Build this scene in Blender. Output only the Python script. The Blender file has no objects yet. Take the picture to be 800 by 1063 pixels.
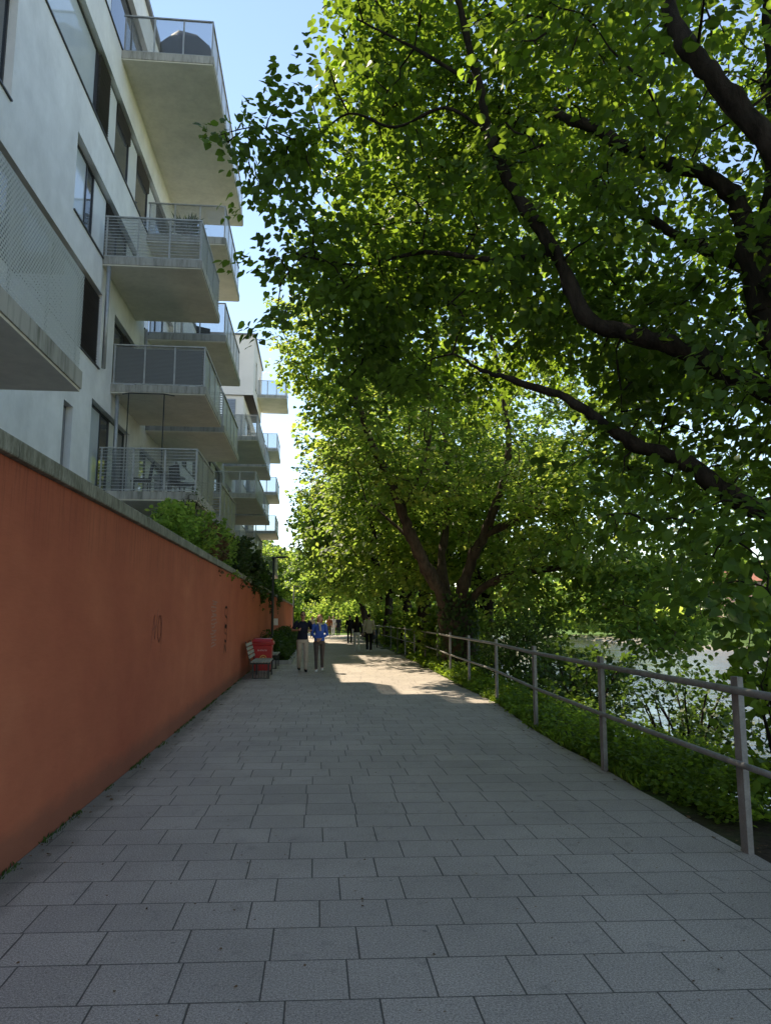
import bpy, math, random
import numpy as np
from mathutils import Vector, Matrix

R = random.Random(7)
N = np.random.default_rng(11)
sc = bpy.context.scene
COL = sc.collection
PI = math.pi

# ------------------------------------------------------------------ camera
H_EYE = 1.6
F_PX, PW, PH = 768.0, 800.0, 1063.0
th = math.atan(109.5 / F_PX)
ps = math.atan(73 / F_PX * math.cos(th))
FW = np.array([math.sin(ps) * math.cos(th), math.cos(ps) * math.cos(th), math.sin(th)])
RT = np.array([math.cos(ps), -math.sin(ps), 0.0])
UP = np.cross(RT, FW)
EYE = np.array([0, 0, H_EYE])


def P(px, py, Y):
    """world point seen at photo pixel px, py at distance Y along the path"""
    d = FW + RT * (px - PW / 2) / F_PX + UP * (PH / 2 - py) / F_PX
    return EYE + d * (Y / d[1])


cam = bpy.data.objects.new('camera', bpy.data.cameras.new('camera'))
COL.objects.link(cam)
m = Matrix.Identity(4)
for i in range(3):
    m[i][0] = RT[i]; m[i][1] = UP[i]; m[i][2] = -FW[i]; m[i][3] = EYE[i]
cam.matrix_world = m
cam.data.sensor_width = 36.0
cam.data.sensor_fit = 'AUTO'
cam.data.lens = F_PX / PH * 36.0
cam.data.clip_start = 0.05
cam.data.clip_end = 3000
sc.camera = cam

# ------------------------------------------------------------------ light
AZ, EL = math.radians(30), math.radians(50)       # sun is ahead and to the left
SUN = Vector((-math.sin(AZ) * math.cos(EL), math.cos(AZ) * math.cos(EL), math.sin(EL)))
w = bpy.data.worlds.new('World')
sc.world = w
w.use_nodes = True
nt = w.node_tree
sky = nt.nodes.new('ShaderNodeTexSky')
sky.sky_type = 'NISHITA'
sky.sun_disc = False
sky.sun_elevation = EL
sky.sun_rotation = -AZ
sky.air_density = 1.0
sky.dust_density = 0.0
sky.ozone_density = 1.5
bg = nt.nodes['Background']
nt.links.new(sky.outputs[0], bg.inputs[0])
bg.inputs[1].default_value = 0.15
sl = bpy.data.lights.new('sun', 'SUN')
sl.energy = 4.4
sl.angle = math.radians(0.53)
sl.color = (1.0, 0.93, 0.82)
so = bpy.data.objects.new('sun', sl)
so.rotation_euler = SUN.to_track_quat('Z', 'Y').to_euler()
COL.objects.link(so)
sc.view_settings.view_transform = 'Standard'
sc.view_settings.look = 'None'
sc.view_settings.exposure = 1.0
sc.view_settings.use_white_balance = True
sc.view_settings.white_balance_temperature = 7500
sc.view_settings.gamma = 1
sc.view_settings.use_curve_mapping = False
sc.cycles.max_bounces = 8
sc.cycles.transparent_max_bounces = 16
sc.cycles.use_denoising = True


# ------------------------------------------------------------------ object helpers
WL = {}


def tag(o, label=None, cat=None, group=None, kind=None):
    if label: o['label'] = label
    if cat: o['category'] = cat
    if group: o['group'] = group
    if kind: o['kind'] = kind
    return o


def thing(name, label, cat, loc=(0, 0, 0), group=None):
    o = bpy.data.objects.new(name, None)
    o.empty_display_size = 0.2
    COL.objects.link(o)
    o.location = loc
    WL[o.name] = np.array(loc, float)
    return tag(o, label, cat, group)


def link(name, me, parent=None, loc=None):
    o = bpy.data.objects.new(name, me)
    COL.objects.link(o)
    if parent is not None:
        o.parent = parent
        if loc is not None:
            o.location = np.array(loc) - WL.get(parent.name, np.zeros(3))
            WL[o.name] = np.array(loc, float)
        else:
            WL[o.name] = WL.get(parent.name, np.zeros(3))
    else:
        WL[o.name] = np.array(loc if loc is not None else (0, 0, 0), float)
        if loc is not None: o.location = loc
    return o


def copy_tree(o, parent=None):
    c = o.copy()
    COL.objects.link(c)
    if parent is not None: c.parent = parent
    for ch in list(o.children): copy_tree(ch, c)
    return c


class MB:
    def __init__(s):
        s.v = []; s.f = []; s.sm = []

    def quad(s, a, b, c, d, sm=False):
        n = len(s.v); s.v += [tuple(a), tuple(b), tuple(c), tuple(d)]; s.f.append((n, n + 1, n + 2, n + 3)); s.sm.append(sm)

    def box(s, x0, x1, y0, y1, z0, z1):
        n = len(s.v)
        s.v += [(x0, y0, z0), (x1, y0, z0), (x1, y1, z0), (x0, y1, z0), (x0, y0, z1), (x1, y0, z1), (x1, y1, z1), (x0, y1, z1)]
        for q in ((0, 3, 2, 1), (4, 5, 6, 7), (0, 1, 5, 4), (1, 2, 6, 5), (2, 3, 7, 6), (3, 0, 4, 7)):
            s.f.append(tuple(n + i for i in q)); s.sm.append(False)
        return s

    def obox(s, c, ax, ay, az):
        """box by centre and three half-axis vectors"""
        c, ax, ay, az = map(np.array, (c, ax, ay, az))
        n = len(s.v)
        for (i, j, k) in ((-1, -1, -1), (1, -1, -1), (1, 1, -1), (-1, 1, -1), (-1, -1, 1), (1, -1, 1), (1, 1, 1), (-1, 1, 1)):
            s.v.append(tuple(c + ax * i + ay * j + az * k))
        for q in ((0, 3, 2, 1), (4, 5, 6, 7), (0, 1, 5, 4), (1, 2, 6, 5), (2, 3, 7, 6), (3, 0, 4, 7)):
            s.f.append(tuple(n + i for i in q)); s.sm.append(False)
        return s

    def bar(s, a, b, hw, hh):
        """rectangular bar from a to b, half width hw (level), half height hh"""
        a, b = np.array(a, float), np.array(b, float)
        d = b - a; L = np.linalg.norm(d); d /= L
        side = np.cross(d, [0, 0, 1.0])
        if np.linalg.norm(side) < 1e-4: side = np.array([1.0, 0, 0])
        side /= np.linalg.norm(side)
        u = np.cross(side, d)
        return s.obox((a + b) / 2, d * L / 2, side * hw, u * hh)

    def tube(s, pts, rad, n=8, cap=True, wob=0.0, ry=None):
        pts = [np.array(p, float) for p in pts]
        if not hasattr(rad, '__len__'): rad = [rad] * len(pts)
        base = len(s.v)
        ref = np.array([0.31, 0.2, 0.93])
        prev = None
        for i, p in enumerate(pts):
            d = pts[min(i + 1, len(pts) - 1)] - pts[max(i - 1, 0)]
            d /= (np.linalg.norm(d) + 1e-9)
            if prev is None:
                a = np.cross(d, ref)
                if np.linalg.norm(a) < .1: a = np.cross(d, [1, 0, 0])
            else:
                a = prev - d * (prev @ d)
            a /= np.linalg.norm(a); prev = a
            b = np.cross(d, a)
            for k in range(n):
                t = 2 * PI * k / n
                r = rad[i] * (1 + (R.uniform(-wob, wob) if wob else 0))
                s.v.append(tuple(p + a * r * math.cos(t) + b * r * math.sin(t)))
        for i in range(len(pts) - 1):
            for k in range(n):
                s.f.append((base + i * n + k, base + i * n + (k + 1) % n, base + (i + 1) * n + (k + 1) % n, base + (i + 1) * n + k))
                s.sm.append(True)
        if cap:
            s.f.append(tuple(base + k for k in range(n))[::-1]); s.sm.append(False)
            e = base + (len(pts) - 1) * n
            s.f.append(tuple(e + k for k in range(n))); s.sm.append(False)
        return s

    def ellip(s, c, r, nu=12, nv=8):
        base = len(s.v)
        for j in range(nv + 1):
            a = PI * j / nv
            for i in range(nu):
                b = 2 * PI * i / nu
                s.v.append((c[0] + r[0] * math.sin(a) * math.cos(b), c[1] + r[1] * math.sin(a) * math.sin(b), c[2] - r[2] * math.cos(a)))
        for j in range(nv):
            for i in range(nu):
                s.f.append((base + j * nu + i, base + j * nu + (i + 1) % nu, base + (j + 1) * nu + (i + 1) % nu, base + (j + 1) * nu + i))
                s.sm.append(True)
        return s

    def mesh(s, name, off=(0, 0, 0)):
        me = bpy.data.meshes.new(name)
        o = np.array(off)
        me.from_pydata([tuple(np.array(v) - o) for v in s.v], [], s.f)
        me.polygons.foreach_set('use_smooth', s.sm)
        me.validate(); me.update()
        return me

    def build(s, name, mat, parent=None, bevel=0.0, label=None):
        off = WL.get(parent.name, np.zeros(3)) if parent is not None else (0, 0, 0)
        me = s.mesh(name, off)
        me.materials.append(mat)
        o = link(name, me, parent)
        if bevel:
            b = o.modifiers.new('bevel', 'BEVEL'); b.width = bevel; b.segments = 2; b.limit_method = 'ANGLE'
        if label: o['label'] = label
        return o


# ------------------------------------------------------------------ material helpers
class NB:
    """small node builder"""
    def __init__(s, name):
        s.m = bpy.data.materials.new(name); s.m.use_nodes = True
        s.nt = s.m.node_tree
        s.b = s.nt.nodes['Principled BSDF']
        s.out = s.nt.nodes['Material Output']

    def n(s, typ, **kw):
        x = s.nt.nodes.new(typ)
        for k, v in kw.items(): setattr(x, k, v)
        return x

    def l(s, a, b): s.nt.links.new(a, b)

    def math(s, op, a, b=None, c=None):
        x = s.n('ShaderNodeMath', operation=op)
        for i, v in enumerate((a, b, c)):
            if v is None: continue
            if isinstance(v, (int, float)): x.inputs[i].default_value = v
            else: s.l(v, x.inputs[i])
        return x.outputs[0]

    def pos(s, obj=False):
        if obj: return s.n('ShaderNodeTexCoord').outputs['Object']
        return s.n('ShaderNodeNewGeometry').outputs['Position']

    def noise(s, vec, scale, detail=4, rough=0.55, stretch=None):
        if stretch:
            mp = s.n('ShaderNodeMapping'); mp.inputs['Scale'].default_value = stretch
            s.l(vec, mp.inputs[0]); vec = mp.outputs[0]
        x = s.n('ShaderNodeTexNoise'); x.inputs['Scale'].default_value = scale
        x.inputs['Detail'].default_value = detail; x.inputs['Roughness'].default_value = rough
        s.l(vec, x.inputs['Vector'])
        return x.outputs['Fac']

    def ramp(s, fac, stops):
        x = s.n('ShaderNodeValToRGB')
        els = x.color_ramp.elements
        while len(els) < len(stops): els.new(0.5)
        for e, (p, c) in zip(els, stops):
            e.position = p; e.color = (*c, 1) if len(c) == 3 else c
        s.l(fac, x.inputs[0])
        return x.outputs[0]

    def mix(s, fac, a, b, typ='MIX'):
        x = s.n('ShaderNodeMix', data_type='RGBA', blend_type=typ)
        for sock, v in ((x.inputs[0], fac), (x.inputs[6], a), (x.inputs[7], b)):
            if isinstance(v, (int, float)): sock.default_value = v
            elif isinstance(v, tuple): sock.default_value = (*v, 1)
            else: s.l(v, sock)
        return x.outputs[2]

    def bump(s, h, strength=0.3, dist=0.02):
        x = s.n('ShaderNodeBump'); x.inputs['Strength'].default_value = strength; x.inputs['Distance'].default_value = dist
        s.l(h, x.inputs['Height']); s.l(x.outputs[0], s.b.inputs['Normal'])

    def color(s, c):
        if isinstance(c, tuple): s.b.inputs['Base Color'].default_value = (*c, 1)
        else: s.l(c, s.b.inputs['Base Color'])

    def rough(s, r, spec=0.5, metal=0):
        s.b.inputs['Roughness'].default_value = r
        s.b.inputs['Specular IOR Level'].default_value = spec
        s.b.inputs['Metallic'].default_value = metal


def mottled(name, c, var=0.15, scale=4.0, rough=0.8, spec=0.3, bump=0.1, bscale=60, metal=0, stretch=None, fine=0.08):
    q = NB(name)
    p = q.pos()
    a = q.noise(p, scale, 5, 0.6, stretch)
    d = tuple(max(0, x * (1 - var)) for x in c); e = tuple(min(1, x * (1 + var)) for x in c)
    col = q.ramp(a, [(0.3, d), (0.7, e)])
    f = q.noise(p, bscale, 2)
    col = q.mix(fine, col, q.ramp(f, [(0.35, (0.02, 0.02, 0.02)), (0.65, (1, 1, 1))]), 'OVERLAY')
    q.color(col); q.rough(rough, spec, metal)
    if bump: q.bump(f, bump, 0.01)
    return q.m


M = {}
M['stucco_far'] = mottled('pale_render', (0.76, 0.72, 0.67), 0.05, 0.8, 0.9, 0.2, 0.1, 40)
M['reveal'] = mottled('cream_render', (0.66, 0.60, 0.46), 0.06, 1.5, 0.9, 0.2, 0.1, 60)
M['panel_white'] = mottled('white_panel', (0.72, 0.74, 0.74), 0.04, 2, 0.35, 0.5, 0, 60)
M['panel_grey'] = mottled('grey_panel', (0.20, 0.20, 0.21), 0.08, 2, 0.5, 0.4, 0, 60)
M['frame'] = mottled('dark_frame', (0.035, 0.037, 0.042), 0.15, 4, 0.4, 0.5, 0, 40)
M['frame_light'] = mottled('grey_frame', (0.38, 0.38, 0.37), 0.1, 4, 0.45, 0.5, 0, 40)
M['galv'] = mottled('galvanised_steel', (0.40, 0.41, 0.41), 0.18, 9, 0.5, 0.5, 0.05, 70, 0.5)
M['post'] = mottled('weathered_steel', (0.29, 0.275, 0.255), 0.25, 9, 0.6, 0.45, 0.15, 90, 0.2)
M['coal'] = mottled('dark_cover', (0.02, 0.019, 0.018), 0.3, 7, 0.7, 0.3, 0.4, 14)
M['iron'] = mottled('dark_iron', (0.022, 0.026, 0.026), 0.2, 9, 0.5, 0.5, 0.1, 50)
M['wood_slat'] = mottled('pale_slat_wood', (0.33, 0.32, 0.27), 0.25, 7, 0.7, 0.3, 0.2, 60, 0, (1, .15, 1))
M['soil'] = mottled('garden_soil', (0.06, 0.045, 0.03), 0.4, 3, 0.95, 0.1, 0.8, 22)
M['kerb'] = mottled('kerb_stone', (0.34, 0.33, 0.31), 0.2, 5, 0.85, 0.3, 0.3, 60)
M['roof_tile'] = mottled('roof_tiles', (0.26, 0.10, 0.065), 0.25, 2, 0.85, 0.2, 0.2, 20)
M['far_wall'] = mottled('rosy_plaster', (0.36, 0.23, 0.20), 0.15, 0.5, 0.9, 0.2, 0.1, 10)
M['red_plastic'] = mottled('red_plastic', (0.42, 0.016, 0.018), 0.12, 5, 0.35, 0.5, 0.03, 60)
M['gold'] = mottled('gold_print', (0.60, 0.38, 0.10), 0.1, 9, 0.5, 0.4, 0, 60)
M['white_print'] = mottled('white_print', (0.7, 0.68, 0.64), 0.08, 9, 0.5, 0.4, 0, 60)
M['pot'] = mottled('clay_pot', (0.20, 0.09, 0.05), 0.2, 6, 0.8, 0.3, 0.1, 50)
M['slats_grey'] = mottled('grey_rattan', (0.16, 0.16, 0.16), 0.2, 9, 0.7, 0.3, 0.2, 60)


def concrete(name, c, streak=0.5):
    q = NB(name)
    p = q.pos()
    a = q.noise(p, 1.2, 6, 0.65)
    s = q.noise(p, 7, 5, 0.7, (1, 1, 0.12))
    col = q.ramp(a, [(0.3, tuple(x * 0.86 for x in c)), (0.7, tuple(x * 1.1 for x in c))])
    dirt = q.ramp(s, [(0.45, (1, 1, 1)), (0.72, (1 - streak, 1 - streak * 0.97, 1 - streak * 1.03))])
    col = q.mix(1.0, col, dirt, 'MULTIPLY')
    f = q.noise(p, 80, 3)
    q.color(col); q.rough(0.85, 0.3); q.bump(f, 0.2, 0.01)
    return q.m


M['stucco'] = concrete('white_render', (0.81, 0.815, 0.82), 0.03)
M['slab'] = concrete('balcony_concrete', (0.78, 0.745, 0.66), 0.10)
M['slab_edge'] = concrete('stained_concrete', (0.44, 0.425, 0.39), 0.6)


def m_coping():
    q = NB('mossy_coping')
    p = q.pos()
    a = q.noise(p, 3.5, 6, 0.7)
    b = q.noise(p, 26, 4, 0.7, (1, 1, 0.25))
    col = q.ramp(a, [(0.32, (0.16, 0.155, 0.115)), (0.5, (0.25, 0.24, 0.185)), (0.72, (0.36, 0.345, 0.28))])
    col = q.mix(0.45, col, q.ramp(b, [(0.42, (0.07, 0.085, 0.05)), (0.6, (0.5, 0.5, 0.5))]), 'OVERLAY')
    sep = q.n('ShaderNodeSeparateXYZ'); q.l(p, sep.inputs[0])
    j = q.math('FRACT', q.math('DIVIDE', sep.outputs[1], 2.4))
    jm = q.math('LESS_THAN', j, 0.004)
    col = q.mix(jm, col, (0.05, 0.05, 0.04))
    q.color(col); q.rough(0.9, 0.25); q.bump(b, 0.35, 0.01)
    return q.m


def m_redwall():
    q = NB('red_render')
    p = q.pos()
    sep = q.n('ShaderNodeSeparateXYZ'); q.l(p, sep.inputs[0])
    a = q.noise(p, 0.55, 5, 0.6)
    b = q.noise(p, 2.6, 6, 0.7, (1, 0.6, 1.6))
    c = q.noise(p, 16, 4, 0.7, (1, 1, 0.05))
    col = q.ramp(a, [(0.3, (0.35, 0.090, 0.049)), (0.55, (0.41, 0.115, 0.060)), (0.75, (0.47, 0.145, 0.075))])
    col = q.mix(0.15, col, q.ramp(b, [(0.3, (0.30, 0.30, 0.30)), (0.7, (0.72, 0.70, 0.68))]), 'OVERLAY')
    # rain streaks below the coping
    hz = q.math('MULTIPLY', q.math('SUBTRACT', sep.outputs[2], 2.0), 1.6)
    st = q.math('MULTIPLY', q.ramp(c, [(0.5, (0, 0, 0)), (0.72, (1, 1, 1))]), hz)
    st = q.math('MINIMUM', q.math('MAXIMUM', st, 0.0), 0.30)
    col = q.mix(st, col, (0.10, 0.045, 0.03))
    # damp, dirty foot
    ft = q.math('SUBTRACT', q.math('ADD', 0.12, q.math('MULTIPLY', b, 0.35)), sep.outputs[2])
    ft = q.math('MINIMUM', q.math('MAXIMUM', q.math('MULTIPLY', ft, 3.0), 0.0), 0.45)
    col = q.mix(ft, col, (0.085, 0.06, 0.045))
    # expansion joints
    q.color(col); q.rough(0.92, 0.2)
    f = q.noise(p, 120, 3)
    g = q.math('ADD', q.math('MULTIPLY', f, 0.5), q.noise(p, 14, 4, 0.6, (1, 0.5, 2.0)))
    q.bump(g, 0.3, 0.012)
    return q.m


def m_paving():
    q = NB('granite_paving')
    p = q.pos()
    sep = q.n('ShaderNodeSeparateXYZ'); q.l(p, sep.inputs[0])
    wob = q.noise(p, 3, 2)
    y = q.math('DIVIDE', q.math('ADD', q.math('SUBTRACT', sep.outputs[1], 0.050), q.math('MULTIPLY', sep.outputs[0], 0.045)), 0.372)
    row = q.math('FLOOR', y); fy = q.math('FRACT', y)
    wn = q.n('ShaderNodeTexWhiteNoise', noise_dimensions='1D'); q.l(row, wn.inputs['W'])
    wn2 = q.n('ShaderNodeTexWhiteNoise', noise_dimensions='1D'); q.l(q.math('ADD', row, 77.3), wn2.inputs['W'])
    width = q.math('ADD', 0.372, q.math('MULTIPLY', wn2.outputs['Value'], 0.055))
    x = q.math('ADD', q.math('DIVIDE', sep.outputs[0], width), q.math('MULTIPLY', wn.outputs['Value'], 5.0))
    colm = q.math('FLOOR', x); fx = q.math('FRACT', x)
    # distance to joints in metres
    dy = q.math('MULTIPLY', q.math('MINIMUM', fy, q.math('SUBTRACT', 1.0, fy)), 0.372)
    dx = q.math('MULTIPLY', q.math('MINIMUM', fx, q.math('SUBTRACT', 1.0, fx)), 0.39)
    d = q.math('MINIMUM', dx, dy)
    jw = q.math('ADD', 0.0006, q.math('MULTIPLY', wob, 0.0038))
    joint = q.math('SUBTRACT', 1.0, q.math('MINIMUM', q.math('MAXIMUM', q.math('DIVIDE', q.math('SUBTRACT', d, jw), 0.003), 0.0), 1.0))
    cb = q.n('ShaderNodeCombineXYZ'); q.l(colm, cb.inputs[0]); q.l(row, cb.inputs[1])
    sv = q.n('ShaderNodeTexWhiteNoise', noise_dimensions='2D'); q.l(cb.outputs[0], sv.inputs['Vector'])
    tone = q.ramp(sv.outputs['Value'], [(0.0, (0.358, 0.312, 0.264)), (0.5, (0.385, 0.335, 0.283)), (0.9, (0.404, 0.352, 0.297)), (1.0, (0.415, 0.361, 0.304))])
    big = q.noise(p, 0.8, 5, 0.65)
    tone = q.mix(0.5, tone, q.ramp(big, [(0.3, (0.36, 0.36, 0.36)), (0.7, (0.62, 0.62, 0.62))]), 'OVERLAY')
    sp = q.math('ADD', q.math('MULTIPLY', q.noise(p, 260, 2, 0.7), 0.5), q.math('MULTIPLY', q.noise(p, 95, 3, 0.8), 0.5))
    tone = q.mix(0.9, tone, q.ramp(sp, [(0.38, (0.10, 0.10, 0.11)), (0.5, (0.48, 0.48, 0.48)), (0.62, (0.90, 0.89, 0.87))]), 'OVERLAY')
    stn = q.noise(p, 5.5, 6, 0.75)
    tone = q.mix(q.ramp(stn, [(0.56, (0, 0, 0)), (0.70, (0.42, 0.42, 0.42))]), tone, (0.12, 0.115, 0.10))
    vor = q.n('ShaderNodeTexVoronoi'); vor.inputs['Scale'].default_value = 2.3; q.l(p, vor.inputs['Vector'])
    gum = q.math('MULTIPLY', q.math('LESS_THAN', vor.outputs['Distance'], q.math('MULTIPLY', stn, 0.055)), 0.55)
    tone = q.mix(gum, tone, (0.10, 0.095, 0.088))
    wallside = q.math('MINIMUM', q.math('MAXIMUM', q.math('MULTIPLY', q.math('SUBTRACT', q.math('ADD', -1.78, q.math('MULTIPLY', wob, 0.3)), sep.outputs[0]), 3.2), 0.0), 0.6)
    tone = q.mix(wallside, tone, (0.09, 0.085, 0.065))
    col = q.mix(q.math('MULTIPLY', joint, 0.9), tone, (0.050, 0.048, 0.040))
    q.color(col); q.rough(0.72, 0.4)
    hgt = q.math('ADD', q.math('MULTIPLY', joint, -1.0), q.math('MULTIPLY', sp, 0.25))
    hgt = q.math('ADD', hgt, q.math('MULTIPLY', sv.outputs['Value'], 0.15))
    q.bump(hgt, 0.5, 0.006)
    return q.m


def m_perf(name, c, sx, sz, hole, metal=0.3):
    """perforated sheet: rows of staggered holes"""
    q = NB(name)
    p = q.pos()
    sep = q.n('ShaderNodeSeparateXYZ'); q.l(p, sep.inputs[0])
    u = q.math('DIVIDE', q.math('ADD', sep.outputs[0], sep.outputs[1]), sx)
    v = q.math('DIVIDE', sep.outputs[2], sz)
    row = q.math('FLOOR', v)
    u = q.math('ADD', u, q.math('MULTIPLY', q.math('MODULO', row, 2.0), 0.5))
    fu = q.math('SUBTRACT', q.math('FRACT', u), 0.5); fv = q.math('SUBTRACT', q.math('FRACT', v), 0.5)
    r = q.math('SQRT', q.math('ADD', q.math('MULTIPLY', fu, fu), q.math('MULTIPLY', fv, fv)))
    solid = q.math('GREATER_THAN', r, hole)
    q.color(c); q.rough(0.5, 0.5, metal)
    tr = q.n('ShaderNodeBsdfTransparent')
    mx = q.n('ShaderNodeMixShader')
    q.l(solid, mx.inputs[0]); q.l(tr.outputs[0], mx.inputs[1]); q.l(q.b.outputs[0], mx.inputs[2])
    q.l(mx.outputs[0], q.out.inputs[0])
    return q.m


def m_glass(name, tint, refl=1.45, base=0.0):
    q = NB(name)
    tr = q.n('ShaderNodeBsdfTransparent'); tr.inputs[0].default_value = (*tint, 1)
    gl = q.n('ShaderNodeBsdfGlossy'); gl.inputs['Roughness'].default_value = 0.02
    df = q.n('ShaderNodeBsdfDiffuse'); df.inputs[0].default_value = (0.36, 0.37, 0.37, 1)
    fr = q.n('ShaderNodeFresnel'); fr.inputs[0].default_value = refl
    m0 = q.n('ShaderNodeMixShader'); m0.inputs[0].default_value = base
    q.l(tr.outputs[0], m0.inputs[1]); q.l(df.outputs[0], m0.inputs[2])
    m1 = q.n('ShaderNodeMixShader'); q.l(fr.outputs[0], m1.inputs[0])
    q.l(m0.outputs[0], m1.inputs[1]); q.l(gl.outputs[0], m1.inputs[2])
    q.l(m1.outputs[0], q.out.inputs[0])
    return q.m


def m_window():
    q = NB('window_glass')
    p = q.pos()
    q.color((0.05, 0.06, 0.07)); q.rough(0.04, 1.0)
    q.b.inputs['IOR'].default_value = 1.9
    q.bump(q.noise(p, 1.1, 2), 0.04, 0.05)
    return q.m


M['coping'] = m_coping()
M['redwall'] = m_redwall()
M['paving'] = m_paving()
M['perf'] = m_perf('perforated_steel', (0.66, 0.67, 0.67), 0.052, 0.034, 0.405, 0.1)
M['perf_dense'] = m_perf('fine_steel_mesh', (0.24, 0.25, 0.255), 0.034, 0.034, 0.40)
M['perf_side'] = m_perf('grey_mesh', (0.42, 0.43, 0.42), 0.05, 0.05, 0.36)
M['perf_slot'] = m_perf('slotted_steel', (0.34, 0.345, 0.34), 0.9, 0.075, 0.44)
M['glass'] = m_glass('balcony_glass', (0.86, 0.88, 0.885), 1.40, 0.16)
M['window'] = m_window()
M['screen'] = mottled('reed_screen', (0.085, 0.085, 0.085), 0.35, 16, 0.85, 0.2, 0.3, 60, 0, (0.4, 0.4, 3))
M['frosted'] = mottled('frosted_glass', (0.56, 0.62, 0.66), 0.05, 1.2, 0.06, 0.8, 0, 60)  # pale base colour stands in for sky reflected in the panes
M['blind'] = mottled('louvre_blind', (0.06, 0.055, 0.06), 0.3, 1.0, 0.5, 0.4, 0, 60, 0, (1, 1, 20))
M['louvre'] = mottled('blue_louvre', (0.26, 0.30, 0.37), 0.3, 1.0, 0.5, 0.4, 0, 60, 0, (1, 1, 20))


def m_leaf(name, dark, light, trans, tw=0.45, rough=0.5, spec=0.25):
    q = NB(name)
    at = q.n('ShaderNodeAttribute'); at.attribute_name = 'tint'
    col = q.ramp(at.outputs['Fac'], [(0.0, dark), (1.0, light)])
    q.color(col); q.rough(rough, spec)
    t = q.n('ShaderNodeBsdfTranslucent')
    tc = q.ramp(at.outputs['Fac'], [(0.0, tuple(x * 0.40 for x in trans)), (0.5, tuple(x * 0.75 for x in trans)), (1.0, tuple(min(.8, x * 1.5) for x in trans))])
    q.l(tc, t.inputs[0])
    mx = q.n('ShaderNodeMixShader'); mx.inputs[0].default_value = tw
    q.l(q.b.outputs[0], mx.inputs[1]); q.l(t.outputs[0], mx.inputs[2])
    q.l(mx.outputs[0], q.out.inputs[0])
    return q.m


M['leaf'] = m_leaf('lime_leaves', (0.028, 0.066, 0.015), (0.070, 0.130, 0.028), (0.32, 0.49, 0.045), 0.46)
M['leaf_far'] = m_leaf('spring_leaves', (0.050, 0.112, 0.028), (0.100, 0.190, 0.046), (0.48, 0.70, 0.10), 0.58)
M['leaf_bush'] = m_leaf('bush_leaves', (0.035, 0.075, 0.022), (0.070, 0.125, 0.034), (0.14, 0.24, 0.03), 0.42)
M['leaf_ground'] = m_leaf('herb_leaves', (0.10, 0.19, 0.030), (0.16, 0.27, 0.045), (0.40, 0.60, 0.05), 0.5)
M['leaf_ivy'] = m_leaf('ivy_leaves', (0.025, 0.055, 0.016), (0.05, 0.095, 0.026), (0.12, 0.22, 0.025), 0.35)
M['leaf_dark'] = m_leaf('conifer_leaves', (0.022, 0.048, 0.018), (0.045, 0.080, 0.026), (0.09, 0.15, 0.025), 0.35)
M['leaf_dry'] = m_leaf('dry_leaves', (0.11, 0.06, 0.03), (0.17, 0.10, 0.05), (0.22, 0.13, 0.05), 0.4)


def m_bark(name, a, b):
    q = NB(name)
    p = q.pos()
    n1 = q.noise(p, 9, 6, 0.7, (1, 1, 0.25))
    n2 = q.noise(p, 30, 4, 0.7, (1, 1, 0.35))
    col = q.ramp(n1, [(0.35, a), (0.65, b)])
    q.color(col); q.rough(0.95, 0.15)
    q.bump(q.math('ADD', n1, q.math('MULTIPLY', n2, 0.6)), 0.9, 0.04)
    return q.m


M['bark'] = m_bark('dark_bark', (0.014, 0.011, 0.008), (0.048, 0.037, 0.028))
M['bark_mid'] = m_bark('brown_bark', (0.038, 0.028, 0.020), (0.115, 0.083, 0.058))


def m_ground():
    q = NB('earth_and_grass')
    p = q.pos()
    sep = q.n('ShaderNodeSeparateXYZ'); q.l(p, sep.inputs[0])
    a = q.noise(p, 0.7, 6, 0.7); b = q.noise(p, 14, 4, 0.7)
    grass = q.ramp(b, [(0.3, (0.035, 0.065, 0.014)), (0.7, (0.085, 0.14, 0.03))])
    soil = q.ramp(b, [(0.3, (0.035, 0.026, 0.017)), (0.7, (0.085, 0.063, 0.042))])
    gravel = q.ramp(q.noise(p, 6, 5, 0.75), [(0.3, (0.20, 0.18, 0.15)), (0.7, (0.36, 0.33, 0.28))])
    near = q.math('MULTIPLY', q.math('LESS_THAN', sep.outputs[0], 12.0), q.math('LESS_THAN', sep.outputs[1], 69.0))
    col = q.mix(q.math('MULTIPLY', near, q.ramp(a, [(0.40, (1, 1, 1)), (0.60, (0.15, 0.15, 0.15))])), grass, soil)
    # pale gravel shore on the far side of the river
    zz = q.math('ADD', sep.outputs[2], q.math('MULTIPLY', q.math('SUBTRACT', a, 0.5), 0.9))
    shore = q.math('MULTIPLY', q.math('GREATER_THAN', sep.outputs[0], 30.0), q.math('LESS_THAN', zz, -1.55))
    col = q.mix(shore, col, gravel)
    q.color(col); q.rough(0.95, 0.15); q.bump(b, 0.8, 0.05)
    return q.m


def m_water():
    q = NB('river_water')
    p = q.pos()
    q.color((0.030, 0.032, 0.030)); q.rough(0.08, 0.6)
    q.b.inputs['IOR'].default_value = 1.33
    a = q.noise(p, 1.1, 4, 0.6, (0.35, 1, 1)); b = q.noise(p, 4.5, 3, 0.6, (0.5, 1, 1)); c = q.noise(p, 0.09, 3, 0.6, (1, 0.5, 1))
    q.b.inputs['IOR'].default_value = 1.5
    calm = q.ramp(c, [(0.35, (0.12, 0.12, 0.12)), (0.62, (1, 1, 1))])
    h = q.math('MULTIPLY', q.math('ADD', a, q.math('MULTIPLY', b, 0.3)), calm)
    q.bump(h, 0.7, 0.35)
    return q.m


M['ground'] = m_ground()
M['water'] = m_water()
M['lawn'] = mottled('lawn_grass', (0.085, 0.15, 0.028), 0.35, 6, 0.95, 0.15, 0.8, 30)

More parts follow.
